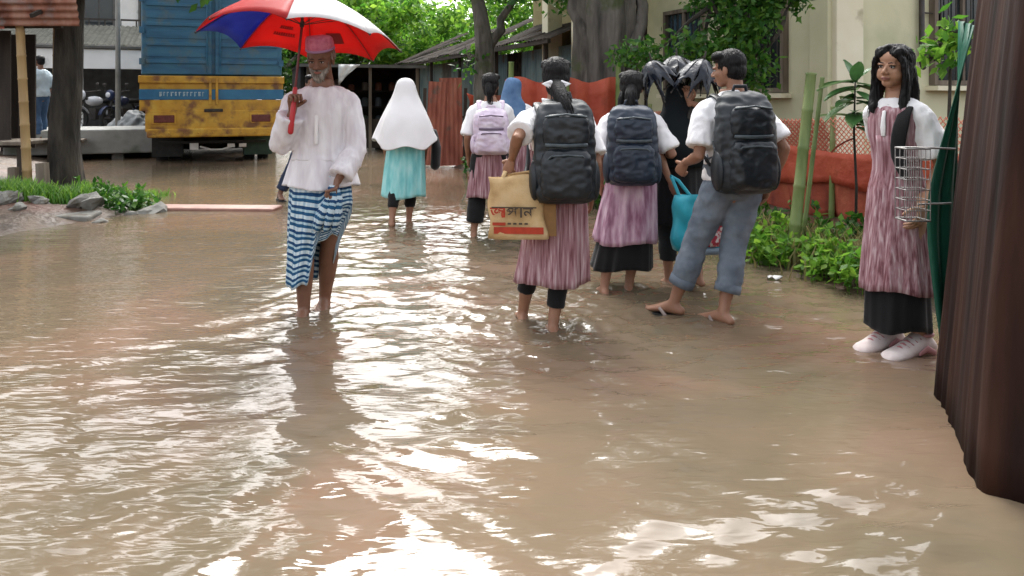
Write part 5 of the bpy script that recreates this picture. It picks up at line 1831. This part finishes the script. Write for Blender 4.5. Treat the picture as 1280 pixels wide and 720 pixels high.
g5 = Person('schoolgirl with ponytail and white bow holding a printed jute bag', .25, 4.3, 1.56, 2,
            [(*G(653, 397)[:2], .0, 2, 0), (*G(691, 411)[:2], .0, -2, 0)],
            [(P(640, 199, 4.24), (-.25, -1, -.25), (-.35, .2, -1), (.5, .8, 0), 75), None], pitch=3, yaw=-4, face=False, hvox=.0055)
g5.trousers('trousers', BLACK_CL, (1.62, 1.72), .006, .008, vox=.010)
g5.skirt('tunic', PINK_CL, [(1.12, .16, .118), (.95, .145, .118), (.8, .16, .14), (.29, .212, .175)], pleats=11, amp=.05, seed=2, sway=(.03, 0))
g5.shirt('blouse', WHITE_CL, .66, ease=.018, sl=.80, slease=.03, flare=.012, vox=.010, wr=.007, seed=9)
g5.hair('long', seed=1)
g5.lock([(0, -.095, -.035), (.005, -.135, -.06), (.03, -.185, -.13), (.055, -.235, -.20), (.075, -.255, -.255)], [.026, .036, .042, .036, .012], 'ponytail', 2, ns=34)
g5.bow((0, -.115, -.052), .065, WHITE_CL)
mb = MB(); mb.tube([g5.at(.075 * math.sin(R(a)), .0 + .062 * math.cos(R(a)), 1.297 + .015 * abs(math.sin(R(a)))) for a in range(40, 321, 20)], [(.006, .018)] * 15, 8, ref=(1, 0, 0)); mb.build('collar', WHITE_CL, g5.root, smooth=True)
backpack(g5, 'large black backpack worn by the girl with the white bow', .325, .56, .18, 1.045, BLACK_NYL, ZIP, 1, dx=.025)
# printed jute bag
JUTE = mat('jute_weave', [(.38, .24, .10), (.55, .38, .19), (.62, .46, .26)], scale=9, rough=.85, bump=.35, bscale=190)
jb = thing('jute_bag', 'tan printed shopping bag with red band held by the girl with the white bow', 'bag', P(648, 297, 4.1), R(-4))
bw, bh = .315, .335
rings = []; vs = []
for j in range(11):
    t = j / 10
    dpt = .055 * (1 - t * .75) + .004
    w_ = bw / 2 * (1 - .10 * t)
    rings.append([q + V(-.02 * t + .008 * math.sin(6 * q.x * 8 + j), .008 * math.sin(q.x * 22 + j * .7), .01 * math.sin(q.x * 15) * t) for q in sring(0, 0, bh * t, w_, dpt, .45, 40)])
mb = MB(); mb.loft(rings, True, True, False)
jo = mb.build('bag_body', JUTE, jb, smooth=True, solid=.003)
mb = MB(); mb.bar((.156, -.01, .01), (.15, .0, .3), .012, .1); mb.build('side_gusset', mat('jute_brown', (.24, .13, .05), scale=20, rough=.85), jb, bevel=.004)
hw = jb.matrix_basis
hl = (Matrix.Translation(jb.location) @ Matrix.Rotation(R(-4), 4, 'Z')).inverted() @ ((Matrix.Translation(g5.loc) @ Matrix.Rotation(g5.rot, 4, 'Z')) @ (g5.wri[-1] + g5.hand[-1][0] * .085))
for y in (-.012, .012):
    mb = MB(); mb.tube([V(-.09, y, bh - .03), V(-.07, y, bh + .02), V(hl.x - .012, hl.y + y, hl.z - .01), V(hl.x + .015, hl.y + y, hl.z - .01), V(.06, y, bh + .02), V(.085, y, bh - .03)], [(.011, .003)] * 6, 8, ref=(1, 0, 0)); mb.build('carry_handle', JUTE, jb, smooth=True)
INK_R = mat('red_ink', (.40, .045, .02), scale=30, rough=.8)
INK_K = mat('dark_ink', (.07, .05, .035), scale=30, rough=.8)
mb = MB(); mb.box((.005, -.0585, .048), (.265, .003, .036)); mb.box((-.10, -.0580, .082), (.07, .003, .016)); mb.build('red_band', INK_R, jb)


def lettering(txt, size, m, name, parent, loc, off=.0012):
    c = bpy.data.curves.new(name, 'FONT'); c.body = txt; c.size = size; c.extrude = off; c.offset = .0012
    o = bpy.data.objects.new('tmp_text', c); COL.objects.link(o)
    dg = bpy.context.evaluated_depsgraph_get(); dg.update()
    me = bpy.data.meshes.new_from_object(o.evaluated_get(dg))
    bpy.data.objects.remove(o)
    for v in me.vertices:
        v.co = Vector((v.co.x, -v.co.z, v.co.y))
    r = link(name, me, m, parent); r.location = loc
    return r


lettering('\u099c', .082, INK_R, 'lettering', jb, (-.146, -.064, .118))
lettering('\u09aa', .082, INK_K, 'lettering', jb, (-.060, -.064, .118))
lettering('\u09a8', .082, INK_K, 'lettering', jb, (.030, -.064, .118))
for x, m in ((-.072, INK_R), (.018, INK_K)):       # the vowel strokes between the consonants
    mb = MB(); mb.box((x, -.064, .144), (.011, .003, .052)); mb.build('lettering', m, jb)
mb = MB(); mb.box((-.02, -.0645, .171), (.24, .003, .007)); mb.build('lettering', INK_K, jb)
for k in range(4):
    mb = MB(); mb.box((-.045 + k * .03, -.063, .085), (.018, .003, .010)); mb.build('small_print', INK_K, jb)

g6 = Person('schoolgirl in pink tunic and wide black trousers with a navy backpack', .81, 5.15, 1.515, -2,
            [(*G(755, 364)[:2], .0, 6, 0), (*G(786, 360)[:2], 0, -3, 0)], [None, (P(832, 192, 5.3), (.2, -1, -.3))], yaw=-6, face=False)
g6.skirt('culottes', BLACK_CL, [(.75, .13, .11), (.5, .165, .14), (.185, .205, .165)], pleats=7, amp=.05, seed=12)
g6.skirt('tunic', mat('mauve_print_cotton', [(.24, .11, .17), (.42, .26, .34), (.56, .42, .49)], scale=24, stretch=(1, 1, .2), detail=5, rough=.85, bump=.2, bscale=250, spec=.2, lo=.36, hi=.66),
         [(1.08, .155, .115), (.9, .148, .12), (.75, .172, .15), (.36, .212, .18)], pleats=10, amp=.045, seed=5)
g6.shirt('blouse', WHITE_CL, .66, ease=.02, sl=.85, slease=.03, flare=.01, vox=.012, seed=4)
g6.hair('long', seed=7)
g6.lock([(.0, -.09, .0), (-.005, -.135, -.05), (-.01, -.165, -.13), (-.01, -.17, -.2)], [.03, .034, .034, .015], 'ponytail', 6, ns=26)
g6.lock([(-.055, -.05, -.03), (-.075, -.07, -.09), (-.08, -.10, -.17)], [.018, .02, .008], 'hair_lock', 9, ns=18)
backpack(g6, 'navy blue backpack worn by the girl in wide black trousers', .325, .52, .165, 1.02, NAVY_NYL, ZIP, 7, dx=-.02)
mb = MB(); mb.tube([V(-.03, -.1, .02), V(-.035, -.11, -.1), V(-.03, -.11, -.22)], [(.012, .003)] * 3, 6)

# ---- hidden girl in black with turquoise bag and half-folded black umbrella
hid = Person('girl in black scarf and dark trousers walking beside the boy under drooping black umbrellas', 1.17, 5.35, 1.42, 10,
             [(*G(836, 352)[:2], 0, 4, 0), (*G(876, 366)[:2], 0, 0, 0)], [(P(838, 228, 5.1), (-.6, -.7, 0)), (P(862, 128, 5.2), (.9, .2, -.7), (-.1, .1, 1), (-.6, -.6, 0), 30)], face=False)
hid.trousers('trousers', mat('charcoal_cotton', (.018, .02, .022), rough=.9), 1.6, .018, .02, vox=.014)
hid.skirt('tunic', BLACK_CL, [(1.05, .165, .125), (.8, .175, .14), (.44, .2, .16)], pleats=9, amp=.05, seed=21)
rings = []
for z, r in ((1.425, .012), (1.418, .05), (1.39, .084), (1.32, .102), (1.23, .115), (1.15, .165), (1.0, .20), (.85, .215)):
    rings.append([V(r * math.cos(th) * (1 + .03 * math.sin(6 * th + z * 9)), r * .78 * math.sin(th) - .01, z) for th in [2 * math.pi * i / 44 for i in range(44)]])
mb = MB(); mb.loft(rings, True, True, False); mb.build('headscarf', mat('black_scarf', (.006, .009, .011), rough=.8, spec=.2), hid.root, smooth=True, solid=.004)
U_BLK = mat('black_polythene', [(.002, .004, .008), (.007, .011, .022)], scale=9, rough=.27, spec=.4, bump=.35, bscale=26, bdist=.015, rvar=.08)
for k, (c_, ax_, rd_, dm_, fo_, lab) in enumerate((
        (P(828, 122, 5.30), (-.30, -.10, .95), .20, .27, .42, 'half folded black umbrella drooping beside the ponytail of the navy backpack girl'),
        (P(868, 120, 5.22), (.22, -.14, .96), .21, .26, .36, 'half folded black umbrella drooping beside the head of the boy'),
        (P(846, 108, 5.42), (.0, .05, 1.0), .22, .22, .25, 'black umbrella standing higher behind two half folded black ones'))):
    umbrella(lab, c_, ax_, R(11 + 17 * k), rd_, dm_, lambda q: (U_BLK,), .17, fold=fo_, npan=10, shaft_mat=IRON, grip=IRON, crumple=.022)
CY = mat('turquoise_plastic', [(.02, .34, .46), (.05, .47, .58)], scale=6, rough=.4, bump=.3, bscale=12, bdist=.02, transl=.15)
tb_ = thing('shopping_bag', 'bright turquoise plastic bag with red flower print hanging behind the boy', 'bag', P(872, 312, 4.98), R(8))
rings = []
for j in range(10):
    t = j / 9
    rings.append([q + V(-.06 * t + .012 * math.sin(q.x * 25 + j), .014 * math.sin(q.x * 30 + j), 0) for q in sring(0, 0, .36 * t, lerp(.165, .10, t ** 1.5), lerp(.07, .02, t), .5, 36)])
mb = MB(); mb.loft(rings, True, True, False); mb.build('bag_body', CY, tb_, smooth=True, solid=.003)
mb = MB(); rings = []
for j in range(6):
    rings.append([V(.03 + .13 * i / 8, -.078 - .006 * math.sin(i * .8), .03 + .17 * j / 5) for i in range(9)])
mb.loft(rings, closed=False); pn = mb.build('printed_panel', mat('red_flower_print', [(.62, .6, .6), (.6, .58, .58), (.42, .04, .06), (.3, .02, .05)], scale=22, detail=2, rough=.5, lo=.42, hi=.58), tb_, smooth=True, solid=.002)
mb = MB(); mb.box((.02, -.02, -.0), (.3, .13, .05)); mb.build('base', mat('grey_blue_plastic', (.16, .22, .28), rough=.5), tb_, bevel=.02)
mb = MB(); mb.tube([V(-.12, 0, .34), V(-.16, .03, .46), V(-.17, .05, .48), V(-.12, .03, .45), V(-.04, 0, .34)], [(.012, .003)] * 5, 6); mb.build('carry_handle', CY, tb_, smooth=True)

# ---- the boy
boy = Person('boy in white shirt and rolled grey jeans striding with a black backpack', 1.31, 4.5, 1.62, 14,
             [(*(G(838, 392)[:2]), .0, 40, 0), (*(G(903, 402)[:2]), .0, 20, 0)],
             [(P(856, 204, 4.62), (-.25, -1, -.35), (-.1, .6, -.7), (.6, .5, 0), 60), (P(962, 232, 4.5), (.6, -.8, 0))], yaw=38, pitch=6, skin=SKIN, broad=1.08, hvox=.005, lean=(-.02, .02))
boy.trousers('jeans', DENIM, (1.62, 1.66), .024, .028, vox=.0095, wr=.009, wsc=12, seed=4, z1=.62)
for s in (-1, 1):
    lp = boy.leg_path(s, 1.55, 1.68, 3)
    mb = MB(); mb.tube([q for _, q in lp], [boy.leg_r(1.6) + .031] * 3, 20, round_caps=False); mb.build('rolled_cuff', DENIM, boy.root, smooth=True)
boy.shirt('shirt', WHITE_CL, .52, ease=.022, sl=.80, slease=.034, flare=.012, vox=.010, wr=.01, wsc=8, seed=12)
mb = MB(); mb.tube([boy.at(.066 * math.sin(R(a)), -.002 + .064 * math.cos(R(a)), 1.345 + .012 * -math.cos(R(a))) for a in range(30, 331, 20)], [(.007, .02)] * 16, 8, ref=(1, 0, 0)); mb.build('collar', WHITE_CL, boy.root, smooth=True)
boy.hair('short', seed=11)
boy.sandals(mat('black_rubber', (.012, .012, .012), rough=.6), mat('pale_strap', (.3, .24, .22), rough=.6))
backpack(boy, 'big black backpack worn by the boy in grey jeans', .335, .575, .185, 1.08, BLACK_NYL, ZIP, 15, dx=-.035, rotz=-4)

# ---- standing girl at the right
rg = Person('girl with long black hair in pink tunic standing in pale sneakers looking aside', 2.0, 3.95, 1.53, 119,
            [(*G(1150, 439)[:2], .0, -6, 0), (*G(1113, 429)[:2], .0, -2, 0)], [None, (P(1120, 236, 4.22), (.5, -1, -.3))], yaw=6, pitch=0, roll=-4, skin=SKIN_L, hvox=.0042, fit=.86, broad=.95, young=True)
rg.skirt('trousers', BLACK_CL, [(.8, .12, .11), (.5, .14, .13), (.145, .145, .15)], pleats=7, amp=.04, seed=31)
rg.skirt('tunic', PINK_CL, [(1.08, .128, .105), (.97, .116, .098), (.9, .118, .10), (.80, .138, .122), (.33, .168, .162)], pleats=10, amp=.045, seed=33)
rg.shirt('blouse', WHITE_CL, .63, ease=.010, sl=.80, slease=.034, flare=.008, vox=.009, wr=.007, seed=14)
rg.shirt('bodice', PINK_CL, .62, ease=.017, arms=(), vox=.009, wr=.004, seed=15, z1=.80)
rg.shoes(mat('pale_pink_canvas', [(.58, .47, .45), (.72, .64, .62)], scale=14, rough=.75, bump=.2, bscale=120), mat('pink_rubber', (.26, .15, .14), rough=.5))
mb = MB()       # parted long hair falling in front of both shoulders and down the back
mb.ell((0, -.024, .037), (.082, .090, .084), 26, 18)
mb.ell((0, -.05, -.02), (.078, .060, .085), 22, 14)
for q in (-1, 1):
    mb.ell((q * .038, .040, .072), (.042, .046, .034), 14, 10)
for s, end in ((-1, -.42), (1, -.24)):
    mb.tube([(s * .012, .046, .104), (s * .045, .054, .078), (s * .066, .036, .030), (s * .073, .018, -.04), (s * .074, .012, -.11), (s * .076, .030, -.19), (s * .070, .058, (end - .19) / 2), (s * .060, .076, end)],
            [(.014, .020), (.017, .028), (.014, .040), (.015, .044), (.019, .040), (.023, .030), (.021, .022), (.006, .006)], 14)
mb.tube([(0, -.07, .0), (0, -.09, -.1), (0, -.105, -.22), (0, -.11, -.36)], [(.07, .04), (.088, .042), (.086, .036), (.04, .018)], 18)
mb.xf(rg.HM)
me = remesh(mb, .0055, 2); wrinkle(me, .005, 60, (1, 1, .16), 4, ridged=True)
rg.hairo = link('hair', me, HAIR, rg.root, smooth=True)
mb = MB(); rs = np.random.default_rng(12)
for i in range(60):
    s = rs.choice((-1, 1)); y0 = rs.uniform(-.05, .05)
    q = [V(s * .05, y0, .095), V(s * .084, y0 * .8 + .01, .02), V(s * (.09 + .01 * rs.random()), .02 + y0 * .5, -.08), V(s * (.092 + .014 * rs.random()), .04 + y0 * .3, -.18 - .1 * rs.random())]
    mb.tube(q, [.0016, .0016, .0014, .0006], 3, round_caps=False, cap=False)
mb.xf(rg.HM); mb.build('loose_strands', HAIR, rg.root)
mb = MB()       # black cross sash of the school uniform
mb.tube([rg.at(-.078, -.04, 1.225), rg.at(-.078, .03, 1.235)] + [rg.surf(th, z, .026) for th, z in ((128, 1.18), (122, 1.13), (118, 1.08), (116, 1.03), (118, .98), (124, .93), (132, .88))], [(.034, .007)] * 3 + [(.038, .007)] * 4 + [(.03, .007), (.018, .006)], 10, ref=(1, 0, 0))
mb.build('sash', BLACK_CL, rg.root, smooth=True)
mb = MB(); mb.tube([rg.at(.050 * math.sin(R(a)), .010 + .054 * math.cos(R(a)), 1.262 - .022 * math.cos(R(a))) for a in range(-150, 151, 20)], [(.006, .016)] * 16, 8, ref=(0, 0, 1)); mb.build('collar', WHITE_CL, rg.root, smooth=True)
mb = MB(); mb.tube([rg.surf(90, z, .024) for z in (1.2, 1.16, 1.12, 1.08)], [(.010, .004), (.012, .004), (.015, .004), (.012, .004)], 8); mb.build('neck_tie', WHITE_CL, rg.root, smooth=True)

rg.root.scale = (1.045, 1.045, 1.045)
hij.root.scale = (1.035, 1.035, 1.035)

# ---- people further off
beh = Person('man in pale shirt and navy trousers stepping out behind the bearded man', -2.52, 9.55, 1.62, 200,
             [(*G(380, 252)[:2], 0, 0, 0), (*G(347, 250)[:2], 0, 10, 0)], [None, None], skin=SKIN_D, vox=.014, hvox=.008, face=False)
beh.trousers('trousers', mat('navy_cotton', (.014, .026, .06)), 1.85, .02, .03, vox=.015)
beh.shirt('shirt', mat('pale_blue_cotton', [(.46, .52, .58), (.6, .64, .68)], scale=6, rough=.85), .5, ease=.03, sl=1.7, slease=.025, vox=.015)
beh.hair('short', seed=31)
beh.sandals(mat('black_rubber', (.012, .012, .012)), mat('black_rubber', (.012, .012, .012)))

lm_ = Person('man in light blue shirt and jeans standing under the plank stall awning', -9.5, 15.3, 1.68, 70, [(-9.45, 15.2), (-9.53, 15.45)], [None, None], skin=SKIN_D, vox=.016, hvox=.009, z=.45, ripple=False, face=False)
lm_.trousers('jeans', mat('blue_denim', [(.03, .07, .14), (.06, .11, .2)], scale=8, rough=.9), 1.95, .02, .025, vox=.016)
lm_.shirt('shirt', mat('light_blue_shirt', [(.42, .52, .58), (.56, .64, .68)], scale=8, rough=.85), .5, ease=.03, sl=.95, slease=.03, vox=.016)
lm_.hair('short', seed=33)
pl = thing('wooden_step', 'low wooden platform under the man in the light blue shirt', 'platform', (-9.5, 15.3, .16), R(20))
for i in range(5):
    mb = MB(); mb.box((0, -.5 + i * .25, .262), (1.7, .23, .05)); mb.build('plank', WOOD, pl, bevel=.005)
for x in (-.75, .75):
    for y in (-.5, .5):
        mb = MB(); mb.bar((x, y, -.15), (x, y, .236), .09); mb.build('leg', DARKWOOD, pl)
BIKE_W = mat('motorbike_white', [(.6, .62, .64), (.74, .75, .77)], scale=8, rough=.3)
BIKE_N = mat('motorbike_navy', [(.012, .02, .06), (.03, .045, .1)], scale=8, rough=.3)


def motorbike(label, loc, rz, body):
    t = thing('motorbike', label, 'motorbike', loc, rz)
    for y in (-.62, .64):
        mb = MB(); n = 26
        rings = [[V(a, y + math.cos(2 * math.pi * i / n) * r, .3 + math.sin(2 * math.pi * i / n) * r) for i in range(n)] for a, r in ((-.04, .24), (-.05, .28), (0, .305), (.05, .28), (.04, .24), (-.04, .24))]
        mb.loft(rings, True); w_ = mb.build('wheel', T_BLK, t, smooth=True)
        mb = MB(); mb.tube([(-.05, y, .3), (.05, y, .3)], .05, 10)
        for i in range(8):
            a = math.pi * i / 4
            mb.tube([(0, y, .3), (0, y + math.cos(a) * .25, .3 + math.sin(a) * .25)], .008, 5)
        mb.build('spokes', IRON, w_)
        mb = MB()
        mb.loft([[V(x_, y + math.cos(a_) * .33, .3 + math.sin(a_) * .33) for x_ in (-.05, 0, .05)] for a_ in np.linspace(.3, 2.7, 9)], closed=False); mb.build('mudguard', body, t, smooth=True, solid=.006)
    mb = MB(); mb.ell((0, .12, .76), (.13, .27, .13), 16, 10); mb.build('fuel_tank', body, t, smooth=True)
    mb = MB(); mb.ell((0, -.36, .76), (.13, .38, .07), 16, 8); mb.build('seat', T_BLK, t, smooth=True)
    mb = MB(); mb.box((0, .02, .42), (.22, .36, .3)); mb.tube([(.14, -.1, .3), (.15, -.75, .34)], .04, 8); mb.build('engine', IRON, t, bevel=.04)
    mb = MB(); mb.tube([(0, .64, .3), (0, .45, .95)], .03, 8); mb.tube([(0, -.62, .3), (0, -.3, .7), (0, .4, .82)], .03, 8); mb.build('frame', IRON, t)
    mb = MB(); mb.tube([(-.36, .30, 1.03), (-.15, .42, 1.0), (.15, .42, 1.0), (.36, .30, 1.03)], .018, 8); mb.build('handlebar', IRON, t, smooth=True)
    mb = MB(); mb.ell((0, .56, .92), (.12, .10, .14), 14, 10); mb.build('fairing', body, t, smooth=True)
    mb = MB(); mb.ell((0, .645, .92), (.07, .03, .07), 12, 8); mb.build('headlight', BIKE_W, t, smooth=True)
    for s_ in (-1, 1):
        mb = MB(); mb.tube([(s_ * .28, .36, 1.02), (s_ * .32, .36, 1.16)], .008, 5); mb.ell((s_ * .33, .36, 1.2), (.06, .015, .04), 10, 6); mb.build('mirror', IRON, t, smooth=True)
    return t


motorbike('white fronted motorbike parked under the open shed roof', (-10.95, 20.1, .42), R(165), BIKE_W)
motorbike('navy motorbike parked beside the white fronted one', (-10.45, 20.5, .42), R(170), BIKE_N)
mb = MB(); mb.box((-10.6, 20.6, .21), (2.8, 2.6, .42), R(22)); o = mb.build('shed_plinth', CONC, bevel=.02); tag(o, 'grey concrete plinth that the parked motorbikes stand on', 'plinth')
mb = MB()
for (dx, dy, r) in ((0, 0, .42), (.4, .1, .35), (-.35, .05, .33), (.1, -.1, .36)):
    mb.ell((dx, dy, .2), (r, r, r * 1.5), 16, 10)
me = remesh(mb, .03, 2); wrinkle(me, .05, 4, (1, 1, .6), 2, ridged=True)
o = link('covered_heap', me, mat('grey_cover', [(.14, .15, .15), (.26, .27, .27)], scale=5, rough=.7), smooth=True, loc=(-9.55, 19.2, .1)); tag(o, 'heap of goods under a grey cover beside the utility pole', 'heap')

# ---------------------------------------------------------------- covered cart at the right edge
TARP = mat('brown_tarpaulin', [(.009, .005, .004), (.024, .010, .007), (.044, .019, .012)], scale=7, stretch=(1, 1, .1), detail=6, rough=.8, bump=.4, bscale=12, bstretch=(1, 1, .12), bdist=.03, spec=.15)
GTARP = mat('green_tarpaulin', [(.008, .07, .045), (.02, .13, .08)], scale=6, stretch=(1, 1, .3), rough=.5, bump=.3, bscale=12, bdist=.02, transl=.15)
ct = thing('covered_stall', 'tall stall closed in by a hanging brown tarpaulin at the water edge', 'stall', (0, 0, 0))
path = [V(2.75, 3.75, 0), V(2.02, 3.56, 0), V(1.90, 3.42, 0), V(1.72, 2.98, 0), V(1.56, 2.58, 0), V(1.53, 2.46, 0), V(1.62, 2.38, 0), V(2.1, 2.25, 0), V(2.9, 2.15, 0), V(3.1, 2.9, 0), V(2.75, 3.75, 0)]
Ls = [0]
for a, b in zip(path, path[1:]):
    Ls.append(Ls[-1] + (b - a).length)
rings = []; vs = []
NP = 240
for j in range(15):
    t = j / 14
    z = lerp(0.0, 2.35, t)
    ring = []
    for i in range(NP):
        s = Ls[-1] * i / NP
        c = V(float(np.interp(s, Ls, [q.x for q in path])), float(np.interp(s, Ls, [q.y for q in path])), 0)
        s2 = min(s + .03, Ls[-1]); s1 = max(s - .03, 0)
        d = V(float(np.interp(s2, Ls, [q.x for q in path]) - np.interp(s1, Ls, [q.x for q in path])), float(np.interp(s2, Ls, [q.y for q in path]) - np.interp(s1, Ls, [q.y for q in path])), 0)
        n = V(d.y, -d.x, 0).normalized()
        cen = V(2.35, 2.95, 0)
        w = .035 * noise.noise(V(s * 5.0, t * .9, 3)) + .016 * noise.noise(V(s * 17, t * 1.4, 8)) + .006 * noise.noise(V(s * 46, t * 2, 2))
        w *= (.45 + .55 * (1 - t))
        q = c.lerp(cen, .40 * t ** 1.2) + (c - cen).normalized() * w
        zz = z - (.03 * noise.noise(V(s * 5, 1, 1)) + .02) * (1 - t)
        ring.append(V(q.x, q.y, zz))
    rings.append(ring); vs.append(z)
mb = MB(); mb.loft(rings, True, False, True, us=Ls[-1], vs=vs); mb.build('tarpaulin', TARP, ct, smooth=True, solid=.004)
for (x, y) in ((2.05, 3.4), (1.75, 2.55), (2.75, 2.4), (2.8, 3.4)):
    mb = MB(); bamboo(mb, (x, y, -.1), (lerp(x, 2.35, .4), lerp(y, 2.95, .4), 2.3), .025); mb.build('frame_post', BAMBOO, ct, smooth=True)
rings = []
for j in range(15):      # green sheet hanging on the far corner
    t = j / 14
    z = lerp(1.62, .06, t)
    xl = interp(z, [.06, .3, .6, .8, 1.0, 1.25, 1.62], [1.985, 1.955, 1.92, 1.915, 1.96, 2.03, 2.13])
    ring = []
    for i in range(11):
        u = i / 10
        ring.append(V(lerp(xl, 2.12 - .02 * t, u) , 3.50 + .10 * u + .012 * math.sin(u * 14 + t * 3), z + .03 * u))
    rings.append(ring)
mb = MB(); mb.loft(rings, closed=False); mb.build('green_sheet', GTARP, ct, smooth=True, solid=.004)
WIRE = mat('galvanised_wire', [(.2, .19, .185), (.36, .35, .34)], scale=20, rough=.55, metal=.3)
mb = MB()
bx0, bx1, by0, by1 = 1.745, 1.85, 3.36, 3.46
for i in range(6):
    x = lerp(bx0, bx1, i / 5)
    for y in (by0, by1):
        mb.tube([(x, y, .74), (x, y, 1.06)], .0022, 5)
for i in range(8):
    z = .74 + i * .0457
    mb.tube([(bx0, by0, z), (bx1, by0, z), (bx1, by1, z), (bx0, by1, z), (bx0, by0, z)], .0022 if i not in (0, 7) else .004, 5)
mb.tube([(bx1, by1, 1.06), (2.04, 3.5, 1.05)], .005, 6); mb.tube([(bx1, by1, .80), (2.02, 3.5, .8)], .005, 6)
mb.build('wire_basket', WIRE, ct, smooth=True)

build_water()
